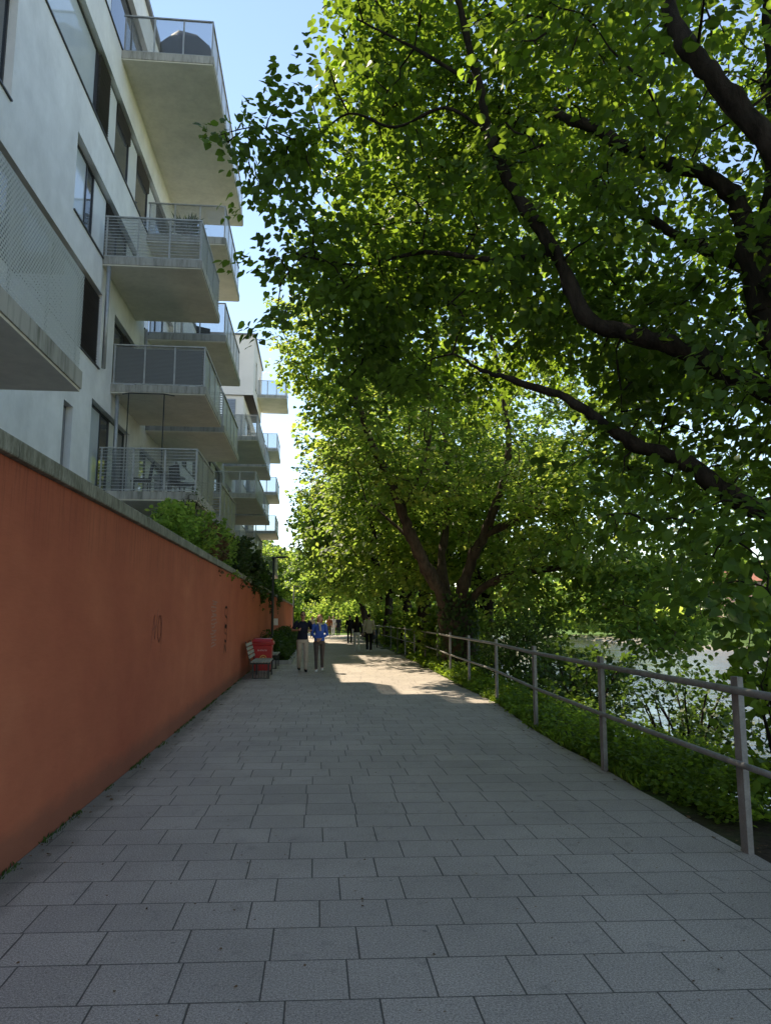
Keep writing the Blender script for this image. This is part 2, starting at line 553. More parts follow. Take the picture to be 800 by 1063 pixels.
# ------------------------------------------------------------------ setting: ground, path, water
FEN = [(-9, 2.93), (-0.5, 2.93), (2.35, 2.94), (5.11, 2.98), (7.86, 3.06), (10.78, 3.20), (14.2, 3.47), (17.3, 3.58), (20.5, 3.72), (23.6, 3.88),
       (26.8, 3.95), (29.8, 3.96), (32.9, 3.96), (35.9, 3.96), (38.9, 3.94), (42, 3.9), (45, 3.86), (48, 3.8), (51, 3.75), (54, 3.7), (57, 3.6)]
_fy = np.array([a for a, b in FEN]); _fx = np.array([b for a, b in FEN])


def fence_x(y): return float(np.interp(y, _fy, _fx))


def edge_x(y):
    e = fence_x(y) + (0.02 if y < 9 else -0.04)
    return e - 0.25 * max(0, min(1, (y - 14) / 10))


xs = np.array([-700, -300, -120, -60, -30, -14, -8, -5, -3, -1.9, 0, 1.5, 2.8, 3.3, 3.9, 4.5, 5.2, 6, 7, 8, 9, 11, 15, 22, 30, 38, 43, 45, 46.5, 48, 50, 53, 57, 62, 70, 90, 130, 220, 400, 900], float)
zs = np.array([0, 0, 0, 0, 0, 0, 0, 0, 0, 0, 0, 0, 0, -0.0, -0.06, -0.28, -0.7, -1.2, -1.75, -2.2, -2.7, -3.2, -3.5, -3.5, -3.4, -3.0, -2.3, -2.0, -1.85, -1.6, -1.2, -0.6, 0.1, 0.4, 0.5, 0.6, 0.6, 1, 2, 4], float) - 0.012
ys = np.concatenate([np.array([-200, -80, -40, -20]), np.arange(-10, 70, 1.5), np.array([75, 82, 90, 100, 112, 125, 140, 160, 185, 220, 280, 400, 700, 1300])])
gv = []; gf = []
for j, yy in enumerate(ys):
    for i, xx in enumerate(xs):
        wz = 0.0
        if xx > 3.5: wz = 0.10 * math.sin(yy * 0.9 + xx) + 0.07 * math.sin(yy * 2.1 - xx * 1.3)
        if xx > 40: wz *= 2.2
        ox = (1.2 * math.sin(yy * 0.045) + 0.7 * math.sin(yy * 0.13)) if 40 < xx < 60 else 0
        gv.append((xx + ox, yy, zs[i] + wz))
nx = len(xs)
for j in range(len(ys) - 1):
    for i in range(nx - 1):
        gf.append((j * nx + i, j * nx + i + 1, (j + 1) * nx + i + 1, (j + 1) * nx + i))
me = bpy.data.meshes.new('ground'); me.from_pydata(gv, [], gf); me.polygons.foreach_set('use_smooth', [True] * len(gf)); me.materials.append(M['ground'])
tag(link('ground', me), kind='structure')

b = MB()
yy = -9.0
pts = []
while yy <= 69:
    pts.append((yy, edge_x(yy) + 0.012 * math.sin(yy * 5.1) + 0.01 * math.sin(yy * 11.3))); yy += 0.5
for (y0, x0), (y1, x1) in zip(pts[:-1], pts[1:]):
    b.quad((-1.935, y0, 0.0), (x0, y0, 0.0), (x1, y1, 0.0), (-1.935, y1, 0.0))
    b.quad((x0, y0, -0.12), (x1, y1, -0.12), (x1, y1, 0.0), (x0, y0, 0.0))
tag(b.build('footpath', M['paving']), kind='structure')

b = MB()
b.quad((1.6, 69, 0.004), (30, 69, 0.004), (36, 140, 0.02), (-2, 140, 0.02))
b.quad((-12, 69.02, 0.004), (-2.4, 69.02, 0.004), (-3.6, 140, 0.02), (-20, 140, 0.02))
tag(b.build('lawn', M['lawn']), kind='structure')
b = MB()
b.quad((-2.4, 69.0, 0.002), (1.6, 69.0, 0.002), (-2, 140, 0.012), (-3.6, 140, 0.012))
tag(b.build('far_path', M['kerb']), kind='structure')
b = MB()
b.quad((4.5, -200, -2.0), (49.5, -200, -2.0), (49.5, 1200, -2.0), (4.5, 1200, -2.0))
tag(b.build('river', M['water']), kind='structure')

b = MB(); b.quad((-17, -26, 0.01), (-2.25, -26, 0.01), (-2.25, 66, 0.01), (-17, 66, 0.01)); tag(b.build('terrace', M['kerb']), kind='structure')  # unseen pale sheet, added to bounce light up to the balcony undersides

# ------------------------------------------------------------------ the red wall
XW = -1.94
wt = thing('red_wall', 'long brick red rendered wall with pale concrete coping beside the path', 'wall', (XW, 0, 0))
b = MB()
yc = -7.0
b.box(XW - 0.24, XW, -7, 66, -0.1, 2.60)
wall_o = b.build('wall_body', M['redwall'], wt)
b = MB(); b.box(XW - 0.30, XW + 0.055, -7.05, 66.06, 2.602, 2.725)
b.build('coping', M['coping'], wt, 0.012)
# spray-paint marks on the wall (flat tape strips 2 mm proud of the render)
M['spray_dark'] = mottled('black_spray', (0.035, 0.022, 0.02), 0.3, 20, 0.8, 0.2, 0, 60)
M['spray_pale'] = mottled('pale_spray', (0.34, 0.16, 0.115), 0.2, 9, 0.8, 0.2, 0, 60)
M['spray_faint'] = mottled('faint_spray', (0.27, 0.075, 0.045), 0.2, 9, 0.8, 0.2, 0, 60)


def graffiti(name, strokes, mat, wd, label=None):
    g = MB()
    for k, st in enumerate(strokes):
        for (a, c) in zip(st[:-1], st[1:]):
            d = np.array(c) - np.array(a); d = d / (np.linalg.norm(d) + 1e-6)
            nrm = np.array([-d[1], d[0]]) * wd / 2
            a2 = np.array(a) - d * wd * .4; c2 = np.array(c) + d * wd * .4
            x = XW + 0.002 + 0.0003 * (k % 5)
            g.quad(*[(x, q[0], q[1]) for q in (a2 - nrm, c2 - nrm, c2 + nrm, a2 + nrm)])
    return g.build(name, mat, wt, label=label)


def loop(cy, cz, ry, rz, a0, a1, n=14):
    return [(cy + ry * math.cos(a0 + (a1 - a0) * i / n), cz + rz * math.sin(a0 + (a1 - a0) * i / n)) for i in range(n + 1)]


# tall tag of stacked curls: reads like "NSS"
graffiti('graffiti', [
    loop(16.62, 1.72, .22, .11, -0.5, 4.4), loop(16.66, 1.50, .20, .12, 1.6, -3.0),
    loop(16.60, 1.33, .22, .10, -0.4, 4.0), loop(16.64, 1.17, .20, .09, 1.5, -2.7),
    [(16.4, 0.85), (16.44, 1.03), (16.72, 0.86), (16.78, 1.05)]], M['spray_dark'], 0.048, 'black spray tag on the red wall')
graffiti('graffiti', [[(9.15, 1.22), (9.3, 1.62), (9.36, 1.35), (9.5, 1.7)], [(9.22, 1.45), (9.42, 1.5)], loop(9.62, 1.46, .09, .16, 0, 6.2), [(9.75, 1.18), (9.75, 1.62)]],
         M['spray_faint'], 0.03, 'faint scrubbed tag on the red wall')
rr = random.Random(5)
st = []
for i in range(15):
    z = 1.05 + i * 0.062
    st.append([(14.35 + rr.uniform(-.12, .12), z), (14.6, z + rr.uniform(-.02, .02)), (15.0 + rr.uniform(-.15, .12), z + rr.uniform(-.02, .03))])
graffiti('paint_patch', st, M['spray_pale'], 0.03, 'pale scrubbed patch on the red wall')

# ------------------------------------------------------------------ railing along the river
rl = thing('river_railing', 'weathered two-rail metal railing along the river edge of the path', 'railing', (3.0, 5.0, 0))
for (y, x) in FEN[1:]:
    b = MB(); b.box(x - 0.022, x + 0.022, y - 0.045, y + 0.045, -0.25, 1.185)
    b.build('post', M['post'], rl, 0.004)
for z, r in ((1.10, 0.027), (0.60, 0.022)):
    b = MB(); b.tube([(x - 0.024 - r, y, z + 0.006 * math.sin(y * 2.3)) for (y, x) in FEN], r, 8)
    b.build('rail', M['post'], rl)

# ------------------------------------------------------------------ apartment buildings
XF, XO = -5.08, -2.80
LV = [4.30, 7.07, 9.80, 12.55, 15.65]


def facade(parent, name, xf, xb, y0, y1, z0, z1, opens, mat, d=0.22):
    """rendered wall facing the path, with real recessed openings"""
    ysx = sorted({y0, y1, *[o[0] for o in opens], *[o[1] for o in opens]})
    zsx = sorted({z0, z1, *[o[2] for o in opens], *[o[3] for o in opens]})
    b = MB()

    def hole(y, z): return any(o[0] < y < o[1] and o[2] < z < o[3] for o in opens)
    for a, c in zip(ysx[:-1], ysx[1:]):
        for e, g in zip(zsx[:-1], zsx[1:]):
            if hole((a + c) / 2, (e + g) / 2): continue
            b.quad((xf, a, e), (xf, c, e), (xf, c, g), (xf, a, g))
    for (a, c, e, g) in opens:
        b.quad((xf - d, a, e), (xf, a, e), (xf, a, g), (xf - d, a, g))
        b.quad((xf, c, e), (xf - d, c, e), (xf - d, c, g), (xf, c, g))
        b.quad((xf - d, a, e), (xf - d, c, e), (xf, c, e), (xf, a, e))
        b.quad((xf, a, g), (xf, c, g), (xf - d, c, g), (xf - d, a, g))
        b.quad((xf - d, a, e), (xf - d, a, g), (xf - d, c, g), (xf - d, c, e))
    b.quad((xb, y0, z0), (xf, y0, z0), (xf, y0, z1), (xb, y0, z1))
    b.quad((xf, y1, z0), (xb, y1, z0), (xb, y1, z1), (xf, y1, z1))
    b.quad((xb, y0, z1), (xf, y0, z1), (xf, y1, z1), (xb, y1, z1))
    b.quad((xb, y1, z0), (xb, y0, z0), (xb, y0, z1), (xb, y1, z1))
    return b.build(name, mat, parent)


def window(parent, xf, y0, y1, z0, z1, segs, d=0.22):
    """segs: list of (fraction, kind); a window is its frame, with pane / panel / blind sub-parts"""
    b = MB(); t = 0.05; xa, xb2 = xf - d + 0.01, xf - d + 0.08
    b.box(xa, xb2, y0, y1, z0, z0 + t); b.box(xa, xb2, y0, y1, z1 - t, z1)
    tot = sum(f for f, k in segs); y = y0; cuts = [y0]
    for f, k in segs: y += (y1 - y0) * f / tot; cuts.append(y)
    for i, c in enumerate(cuts):
        a = c if i == 0 else (c - t if i == len(cuts) - 1 else c - t / 2)
        b.box(xa, xb2, a, a + t, z0 + t, z1 - t)
    fr = b.build('window', M['frame'], parent)
    sb = MB(); sb.box(xf - d + 0.085, xf + 0.035, y0 - 0.0, y1 + 0.0, z0 + 0.003, z0 + 0.03)
    sb.build('sill', M['frame'], fr)
    for (f, k), a, c in zip(segs, cuts[:-1], cuts[1:]):
        q = MB()
        a += t / 2 + .003; c -= t / 2 + .003; e, g = z0 + t + .003, z1 - t - .003
        if k == 'glass':
            q.box(xa + 0.02, xa + 0.045, a, c, e, g); q.build('pane', M['window'], fr)
        elif k == 'frost':  # pane with the sky reflection painted into its colour
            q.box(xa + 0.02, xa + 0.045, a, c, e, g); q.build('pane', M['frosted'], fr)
        elif k == 'panel':
            q.box(xa + 0.02, xa + 0.075, a, c, e, g); q.build('panel', M['panel_white'], fr)
        elif k == 'grey':
            q.box(xa + 0.02, xa + 0.075, a, c, e, g); q.build('panel', M['panel_grey'], fr)
        elif k == 'louvre':
            z = e
            while z < g - 0.04:
                q.obox((xa + 0.13, (a + c) / 2, z + 0.03), (0.035, 0, 0.02), (0, (c - a) / 2, 0), (-0.003, 0, 0.005)); z += 0.065
            q.box(xa + 0.06, xa + 0.08, a, c, e, g)
            q.build('shutter', M['blind'], fr)
        elif k == 'blind':
            q.box(xa + 0.02, xa + 0.045, a, c, e, g); q.build('pane', M['window'], fr)
            q2 = MB(); h = (g - e) * 0.22
            z = g - h
            while z < g - 0.02:
                q2.obox((xa + 0.10, (a + c) / 2, z + 0.02), (0.03, 0, 0.018), (0, (c - a) / 2, 0), (-0.003, 0, 0.004)); z += 0.05
            q2.build('blind', M['blind'], fr)
    return fr


def balcony(parent, xi, xo, y0, y1, z, kind='glass', th_=0.20, rail=1.05, far=False, slabm=None, behind=0.0):
    """slab part with railing, fascia and infill panels as sub-parts"""
    b = MB(); b.box(xi, xo, y0, y1, z, z + th_)
    sl_ = b.build('balcony', slabm or M['slab'], parent)
    e = MB()
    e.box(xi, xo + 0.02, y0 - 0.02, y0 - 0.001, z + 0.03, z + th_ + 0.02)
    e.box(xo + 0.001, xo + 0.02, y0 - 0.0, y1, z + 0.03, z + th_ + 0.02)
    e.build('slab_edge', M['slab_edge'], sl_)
    r = MB(); t = 0.02 if not far else 0.03
    zt = z + th_ + rail; zb = z + th_ + 0.06
    ya, xa = y0 + 0.04 + behind, xo - 0.04 - behind
    def posts(n, f):
        for i in range(n + 1): f(i / n)
    nx_ = max(2, round((xo - xi) / 0.75)); ny = max(2, round((y1 - y0) / 0.95))
    posts(nx_, lambda u: r.box(xi + 0.05 + (xa - xi - 0.05) * u - t, xi + 0.05 + (xa - xi - 0.05) * u + t, ya - 0.008, ya + 0.008, z + th_ + .001, zt - .002))
    posts(ny, lambda u: r.box(xa - 0.008, xa + 0.008, ya + .03 + (y1 - ya - 0.06) * u - t, ya + .03 + (y1 - ya - .06) * u + t, z + th_ + .001, zt - .002))
    r.bar((xi, ya, zt), (xa + .02, ya, zt), 0.022, 0.016); r.bar((xa, ya + .024, zt), (xa, y1, zt), 0.022, 0.016)
    r.bar((xi, ya, zb), (xa + .02, ya, zb), 0.012, 0.012); r.bar((xa, ya + .024, zb), (xa, y1, zb), 0.012, 0.012)
    if kind == 'bars':
        zz_ = zb + 0.09
        while zz_ < zt - 0.04:
            r.bar((xi, ya - .012, zz_), (xa + .02, ya - .012, zz_), 0.004, 0.006)
            r.bar((xa + .012, ya + .01, zz_), (xa + .012, y1, zz_), 0.004, 0.006); zz_ += 0.075
    r.build('railing', M['galv'], sl_)
    mat = {'glass': M['glass'], 'perf': M['perf'], 'dense': M['perf_dense'], 'bars': M['glass'], 'slot': M['perf_slot']}[kind]
    q = MB(); q.box(xi + .06, xa - .03, ya + 0.012, ya + 0.022, zb + .02, zt - .025); q.build('front_panel', mat, sl_)
    q = MB(); q.box(xa - 0.022 + (behind and .06), xa - 0.012 + (behind and .06), ya + .06 - behind, y1 - .05 * (not behind), zb + .02 - 2 * behind, zt - .025 + behind); q.build('side_panel', mat if behind else M['perf_side'], sl_)
    return sl_


main = thing('apartment_building', 'tall white rendered apartment building with stacked balconies nearest on the left', 'building', (XF, 10, 0))
OPN = [(6.5, 11.6, 9.98, 11.95), (4.0, 25.2, 12.82, 14.72), (14.8, 20.6, 9.95, 11.72), (21.2, 25.4, 9.95, 11.72), (-6, 5.0, 9.98, 11.95),
       (6.2, 17.1, 7.30, 9.12), (18.2, 25.0, 7.30, 9.12), (14.95, 15.52, 2.4, 5.95), (16.75, 20.2, 4.55, 6.52), (21.4, 25.4, 4.55, 6.5), (4.0, 12, 4.55, 6.5),
       (15.6, 25.6, 15.9, 18.0), (2, 14, 15.9, 18.0)]
facade(main, 'wall', XF, -17, -26, 26.5, 0, 19.1, OPN, M['stucco'])
window(main, XF, *OPN[0], [(1, 'panel'), (2, 'glass'), (2, 'glass'), (1.2, 'glass')])
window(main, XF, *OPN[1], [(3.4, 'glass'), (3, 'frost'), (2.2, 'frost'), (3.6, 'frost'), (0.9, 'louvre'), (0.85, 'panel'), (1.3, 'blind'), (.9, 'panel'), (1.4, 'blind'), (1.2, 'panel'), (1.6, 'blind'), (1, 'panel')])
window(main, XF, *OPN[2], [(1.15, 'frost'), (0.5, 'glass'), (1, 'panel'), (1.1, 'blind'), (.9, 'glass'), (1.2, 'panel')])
window(main, XF, *OPN[3], [(1, 'panel'), (1, 'glass'), (1, 'glass'), (1, 'panel')])
window(main, XF, *OPN[4], [(1, 'glass'), (1, 'panel'), (1, 'glass')])
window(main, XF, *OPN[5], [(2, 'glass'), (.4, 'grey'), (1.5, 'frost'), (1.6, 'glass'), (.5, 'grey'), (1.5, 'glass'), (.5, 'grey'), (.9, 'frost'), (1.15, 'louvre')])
window(main, XF, *OPN[6], [(.8, 'glass'), (1, 'blind'), (1, 'panel'), (1.3, 'glass')])
window(main, XF, *OPN[7], [(1, 'grey')])
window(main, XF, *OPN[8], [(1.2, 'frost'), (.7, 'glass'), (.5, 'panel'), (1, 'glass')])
window(main, XF, *OPN[9], [(1, 'glass'), (1, 'panel'), (1, 'glass')])
window(main, XF, *OPN[10], [(1, 'glass'), (1, 'panel'), (1, 'glass')])
window(main, XF, *OPN[11], [(1, 'panel'), (1.5, 'glass'), (1, 'glass'), (1.5, 'blind'), (1, 'panel'), (1.5, 'glass')])
window(main, XF, *OPN[12], [(1, 'glass'), (1, 'panel'), (1.5, 'glass')])
b = MB(); b.box(-17.1, XF + 0.10, -26.1, 26.6, 19.101, 19.24); b.build('roof', M['panel_grey'], main)

balcony(main, XF + .002, XO, 17.55, 25.5, LV[4], 'glass', 0.22)
balcony(main, XF + .002, XO, 21.0, 25.0, LV[3], 'glass')
balcony(main, XF + .002, XO, 16.95, 20.25, LV[2], 'bars')
balcony(main, XF + .002, XO, 21.7, 26.0, LV[2], 'glass')
balcony(main, XF + .002, XO, 18.15, 21.3, LV[1], 'dense')
balcony(main, XF + .002, XO, 21.95, 26.2, LV[1], 'slot')
balcony(main, XF + .002, XO, 17.5, 20.5, LV[0], 'bars')
balcony(main, XF + .002, XO, 22.0, 26.2, LV[0], 'slot')
# the near balcony with its high perforated screen
nb = balcony(main, XF + .002, XO, -3.0, 8.75, 4.24, 'perf', 0.22, 1.22, behind=0.03)
q = MB(); q.box(XF + .05, XO - .08, 8.68, 8.70, 4.56, 5.66); q.build('end_panel', M['perf'], nb)
for yb_, z0, z1 in ((20.9, 7.3, 9.8), (18.3, 4.5, 7.07), (17.0, 9.8, 9.8 - 2.5)):
    q = MB(); q.tube([(XF + .14, yb_, z0), (XF + .14, yb_, z1)], 0.05, 8); q.build('drainpipe', M['galv'], main)
q = MB(); q.tube([(XF + .12, 26.3, 0), (XF + .12, 26.3, 19)], 0.05, 8); q.build('drainpipe', M['galv'], main)

# things standing on the balconies
def bigpot(x, y, z, label):
    t = thing('balcony_plant', label, 'potted plant', (x, y, z))
    b = MB(); b.tube([(x, y, z), (x, y, z + .30), (x, y, z + .36)], [.13, .17, .19], 12); b.build('pot', M['pot'], t)
    return t


g = thing('covered_barbecue', 'rounded barbecue under a dark cover on the topmost balcony', 'barbecue', (-3.65, 18.6, LV[4] + .22))
b = MB()
zb = LV[4] + .22
b.tube([(-3.65, 18.6, zb + .02), (-3.65, 18.6, zb + .5), (-3.65, 18.6, zb + .86), (-3.65, 18.6, zb + 1.10), (-3.65, 18.6, zb + 1.16)], [.70, .76, .76, .60, .34], 8, True, 0.05)
b.build('cover', M['coal'], g)
b = MB(); b.tube([(-3.65, 18.6, zb + .14), (-3.65, 18.6, zb + .17)], [.73, .73], 8); b.build('hem_cord', M['frame'], g)


def table_set(x, y, z, label):
    t = thing('balcony_cabinet', label, 'cabinet', (x, y, z))
    b = MB()
    for k in range(6): b.box(x - .55, x + .55, y - .02, y, z + .08 + k * .14, z + .08 + k * .14 + .115)
    b.build('slat_front', M['slats_grey'], t)
    b = MB(); b.box(x - .57, x + .57, y - .03, y + .45, z + .93, z + .97); b.build('top', M['frame_light'], t)
    b = MB(); b.box(x - .55, x + .55, y + .002, y + .43, z + .04, z + .925); b.build('body', M['panel_grey'], t)


table_set(-3.9, 19.6, LV[2] + .2, 'grey slatted storage cabinet on the balcony behind bar railing')


def chair(x, y, z, rz, label, mat):
    t = thing('balcony_chair', label, 'chair', (x, y, z))
    c, s = math.cos(rz), math.sin(rz)
    def W(a, b_, h): return (x + a * c - b_ * s, y + a * s + b_ * c, z + h)
    b = MB(); b.obox(W(0, 0, .44), (.23 * c, .23 * s, 0), (-.22 * s, .22 * c, 0), (0, 0, .02)); b.build('seat', mat, t)
    b = MB(); b.obox(W(0, .23, .68), (.23 * c, .23 * s, 0), (-.03 * s, .03 * c, .22), (-.012 * s, .012 * c, -.001)); b.build('backrest', mat, t)
    for i in (-1, 1):
        for j in (-1, 1):
            b = MB(); b.bar(W(.2 * i, .19 * j, 0), W(.2 * i, .19 * j, .42), .015, .015); b.build('leg', M['iron'], t)


chair(-3.4, 18.9, LV[0] + .2, 2.3, 'dark chair on the lowest bar-railed balcony, beside the round table', M['coal'])
chair(-4.3, 18.4, LV[0] + .2, -1.2, 'dark chair on the lowest bar-railed balcony, next to the house wall', M['coal'])
chair(-3.6, 23.1, LV[2] + .2, 0.5, 'dark chair on the glass balcony two floors below the long top balcony', M['coal'])
t = thing('round_table', 'small dark round table on the lowest bar-railed balcony', 'table', (-3.85, 19.5, LV[0] + .2))
zb = LV[0] + .2
b = MB(); b.tube([(-3.85, 19.5, zb + .70), (-3.85, 19.5, zb + .73)], .42, 18); b.build('tabletop', M['frame_light'], t)
b = MB(); b.tube([(-3.85, 19.5, zb + .03), (-3.85, 19.5, zb + .70)], .035, 8); b.tube([(-3.85, 19.5, zb), (-3.85, 19.5, zb + .03)], .24, 12); b.build('pedestal', M['iron'], t)
# reed screen tied behind the mesh of the middle balcony
b = MB(); b.box(XF + .1, XO - .1, 18.23, 18.245, LV[1] + .26, LV[1] + 1.18)
b.box(XO - .09, XO - .075, 18.25, 19.6, LV[1] + .26, LV[1] + 1.18)
tag(b.build('reed_screen', M['screen']), 'dark reed privacy screen behind the mesh railing of a middle balcony', 'privacy screen')
# curtain-rail like awning frame under the middle balcony
aw = thing('shower_rail', 'thin black hanging rail frame above the lowest bar-railed balcony', 'rail frame', (-4.4, 18.8, LV[0] + .2))
b = MB()
zt = LV[1] - .06
b.tube([(-4.6, 18.0, LV[0] + .2), (-4.6, 18.0, zt)], .014, 6); b.tube([(-3.75, 18.0, LV[0] + .2), (-3.75, 18.0, zt)], .014, 6)
b.build('leg', M['iron'], aw)
b = MB(); b.tube([(-4.75, 18.0, zt - .01), (-4.6, 18.0, zt + .02), (-3.75, 18.0, zt + .02), (-3.5, 18.0, zt - .02)], .014, 6); b.build('crossbar', M['iron'], aw)

mid = thing('apartment_building', 'lower white middle apartment block with dark-undersided balconies beyond the tall one', 'building', (XF, 36, 0))
MO = [(28, 33, 10.1, 12.0), (34.5, 40, 10.1, 12.2), (41.5, 45, 10.1, 12.0), (28, 33, 7.3, 9.1), (34.5, 40, 7.3, 9.3), (41.5, 45, 7.3, 9.1), (34.5, 40, 4.5, 6.6), (28, 33, 4.5, 6.4), (41.5, 45, 4.5, 6.4)]
facade(mid, 'wall', XF, -17, 26.505, 46.5, 0, 13.4, MO, M['stucco'])
for o in MO: window(mid, XF, *o, [(1, 'glass'), (.8, 'panel'), (1, 'glass')])
b = MB(); b.box(-17, XF + .08, 26.605, 46.4, 13.401, 13.5); b.build('roof', M['panel_grey'], mid)
for z, k in ((LV[2], 'bars'), (LV[1], 'glass'), (LV[0], 'bars')):
    balcony(mid, XF + .002, XO, 34.3, 39.7, z, k, far=True)
balcony(mid, XF + .002, XO - .0, 40.4, 44.5, LV[2] - .0, 'glass', far=True)
balcony(mid, XF + .002, XO - .0, 40.4, 44.5, LV[1] - .0, 'glass', far=True)

farb = thing('apartment_building', 'distant pale apartment block with white upper storey and small balconies against the sky', 'building', (-4.15, 50, 0))
FO = [(48.2, 49.2, 16.6, 18.6), (51.4, 52.2, 16.6, 18.6)]
facade(farb, 'upper_storey', -4.15, -17, 46.6, 53.6, 15.75, 19.75, FO, M['stucco_far'])
for o in FO: window(farb, -4.15, *o, [(1, 'glass')])
FO2 = [(48, 52.5, 13.2, 15.0), (48, 52.5, 10.1, 12.0), (48, 52.5, 7.4, 9.2)]
facade(farb, 'wall', -4.75, -16.9, 46.75, 57.0, 0, 15.74, FO2, M['stucco_far'])
for o in FO2: window(farb, -4.75, *o, [(1, 'glass'), (1, 'panel'), (1, 'glass')])
b = MB(); b.box(-17.1, -4.05, 46.5, 53.7, 19.751, 19.86); b.build('roof', M['panel_grey'], farb)
b = MB(); b.box(-6.1, -5.25, 46.69, 46.745, 13.6, 15.5)
wf = b.build('window', M['frame_light'], farb)
b = MB()
z = 13.66
while z < 15.4: b.obox((-5.68, 46.66, z + .05), (.40, 0, 0), (0, .02, .05), (0, .006, -.003)); z += 0.13
b.build('shutter', M['louvre'], wf)
balcony(farb, -4.148, -2.2, 50.0, 54.0, 16.6, 'glass', far=True)
for z in (12.9, 9.85, 7.2): balcony(farb, -4.748, -2.72, 50.2, 54.4, z, 'glass', far=True)
for z in (4.4,): balcony(farb, -4.748, -2.72, 50.2, 54.4, z, 'glass', far=True)

#@@PART2@@

# ------------------------------------------------------------------ foliage
def nrm(a): return a / (np.linalg.norm(a, axis=-1, keepdims=True) + 1e-9)


def leaves(name, pos, tip, nor, size, mat, parent=None, tint=None, fold=0.10, wide=1.0, fine=False):
    """one mesh of heart-shaped leaves, each two quads folded on the midrib"""
    n = len(pos)
    off = WL.get(parent.name, np.zeros(3)) if parent is not None else np.zeros(3)
    tip = nrm(tip); nor = nrm(nor - tip * np.sum(nor * tip, 1, keepdims=True)); sd = np.cross(tip, nor)
    if fine:      # midrib of four points, three lobed points a side
        T = np.array([0.0, .36, .72, 1.10, -.07, .16, .52, .86, -.07, .16, .52, .86])
        S = np.array([0, 0, 0, 0, .20, .42, .43, .20, -.20, -.42, -.43, -.20]) * wide
        Zf = np.array([0, .02, 0, -.10, .05, .10, .08, -.03, .05, .10, .08, -.03]) * fold * 10
        Q = np.array([0, 4, 5, 1, 1, 5, 6, 2, 2, 6, 7, 3, 0, 1, 9, 8, 1, 2, 10, 9, 2, 3, 11, 10])
    else:
        T = np.array([0.0, 0.10, 0.56, 1.05, 0.56, 0.10]); S = np.array([0.0, 0.36, 0.44, 0.0, -0.44, -0.36]) * wide
        Zf = np.array([0.0, fold, fold, -0.08, fold, fold])
        Q = np.array([0, 1, 2, 3, 0, 3, 4, 5])
    nvl, nq = len(T), len(Q) // 4
    v = (pos[:, None, :] - off + size[:, None, None] * (tip[:, None, :] * T[None, :, None] + sd[:, None, :] * S[None, :, None] + nor[:, None, :] * Zf[None, :, None]))
    v = v.reshape(-1, 3)
    f = ((np.arange(n) * nvl)[:, None] + Q[None]).reshape(-1)
    me = bpy.data.meshes.new(name)
    me.vertices.add(n * nvl); me.vertices.foreach_set('co', v.astype(np.float32).ravel())
    me.loops.add(n * nq * 4); me.loops.foreach_set('vertex_index', f.astype(np.int32))
    me.polygons.add(n * nq); me.polygons.foreach_set('loop_start', np.arange(0, n * nq * 4, 4, dtype=np.int32))
    try: me.polygons.foreach_set('loop_total', np.full(n * nq, 4, np.int32))
    except Exception: pass
    if tint is None: tint = N.random(n)
    a = me.attributes.new('tint', 'FLOAT', 'FACE')
    a.data.foreach_set('value', np.repeat(np.clip(tint, 0, 1), nq).astype(np.float32))
    me.update(calc_edges=True)
    me.materials.append(mat)
    return link(name, me, parent)


def spray_leaves(cen, dr, n, L, W, T, size, droop=0.35, rng=N):
    """cen, dr: (k,3) twig centres and directions; n leaves on each flat spray"""
    k = len(cen)
    e1 = nrm(dr); up = np.array([0, 0, 1.0])
    e2 = nrm(np.cross(np.broadcast_to(up, e1.shape), e1) + 1e-4); e3 = np.cross(e1, e2)
    u = rng.uniform(-1, 1, (k, n)); vv = rng.uniform(-1, 1, (k, n))
    wv = W * np.sqrt(np.clip(1.1 - u * u, 0.1, 1)) * vv
    pos = cen[:, None] + e1[:, None] * (u * L)[..., None] + e2[:, None] * wv[..., None] + e3[:, None] * (rng.normal(0, T, (k, n)) - 0.12 * u * u * L)[..., None]
    tipd = e1[:, None] * 0.6 + e2[:, None] * (np.sign(vv) * 0.65)[..., None] + rng.normal(0, .38, (k, n, 3)) - up * droop
    nor = e3[:, None] + rng.normal(0, .42, (k, n, 3))
    sz = size * rng.uniform(0.6, 1.2, (k, n))
    tint = np.clip(rng.normal(.5, .16, (k, 1)) + rng.normal(0, .2, (k, n)), 0, 1)
    return pos.reshape(-1, 3), tipd.reshape(-1, 3), nor.reshape(-1, 3), sz.ravel(), tint.ravel()


def clump(p, s, ph=0.0):
    """cheap smooth noise for gaps in a crown, about -1..1"""
    x, y, z = p[:, 0] * s + ph, p[:, 1] * s + ph * 1.7, p[:, 2] * s * 1.3 - ph
    return (np.sin(x * 1.3 + 1.7 * np.sin(y * .9)) + np.sin(y * 1.7 + 1.3 * np.sin(z * 1.1)) + np.sin(z * 1.5 + 1.1 * np.sin(x * 1.2)) + .6 * np.sin(2.7 * x + 2.1 * y) + .6 * np.sin(3.1 * z - 2.3 * x)) / 3.2


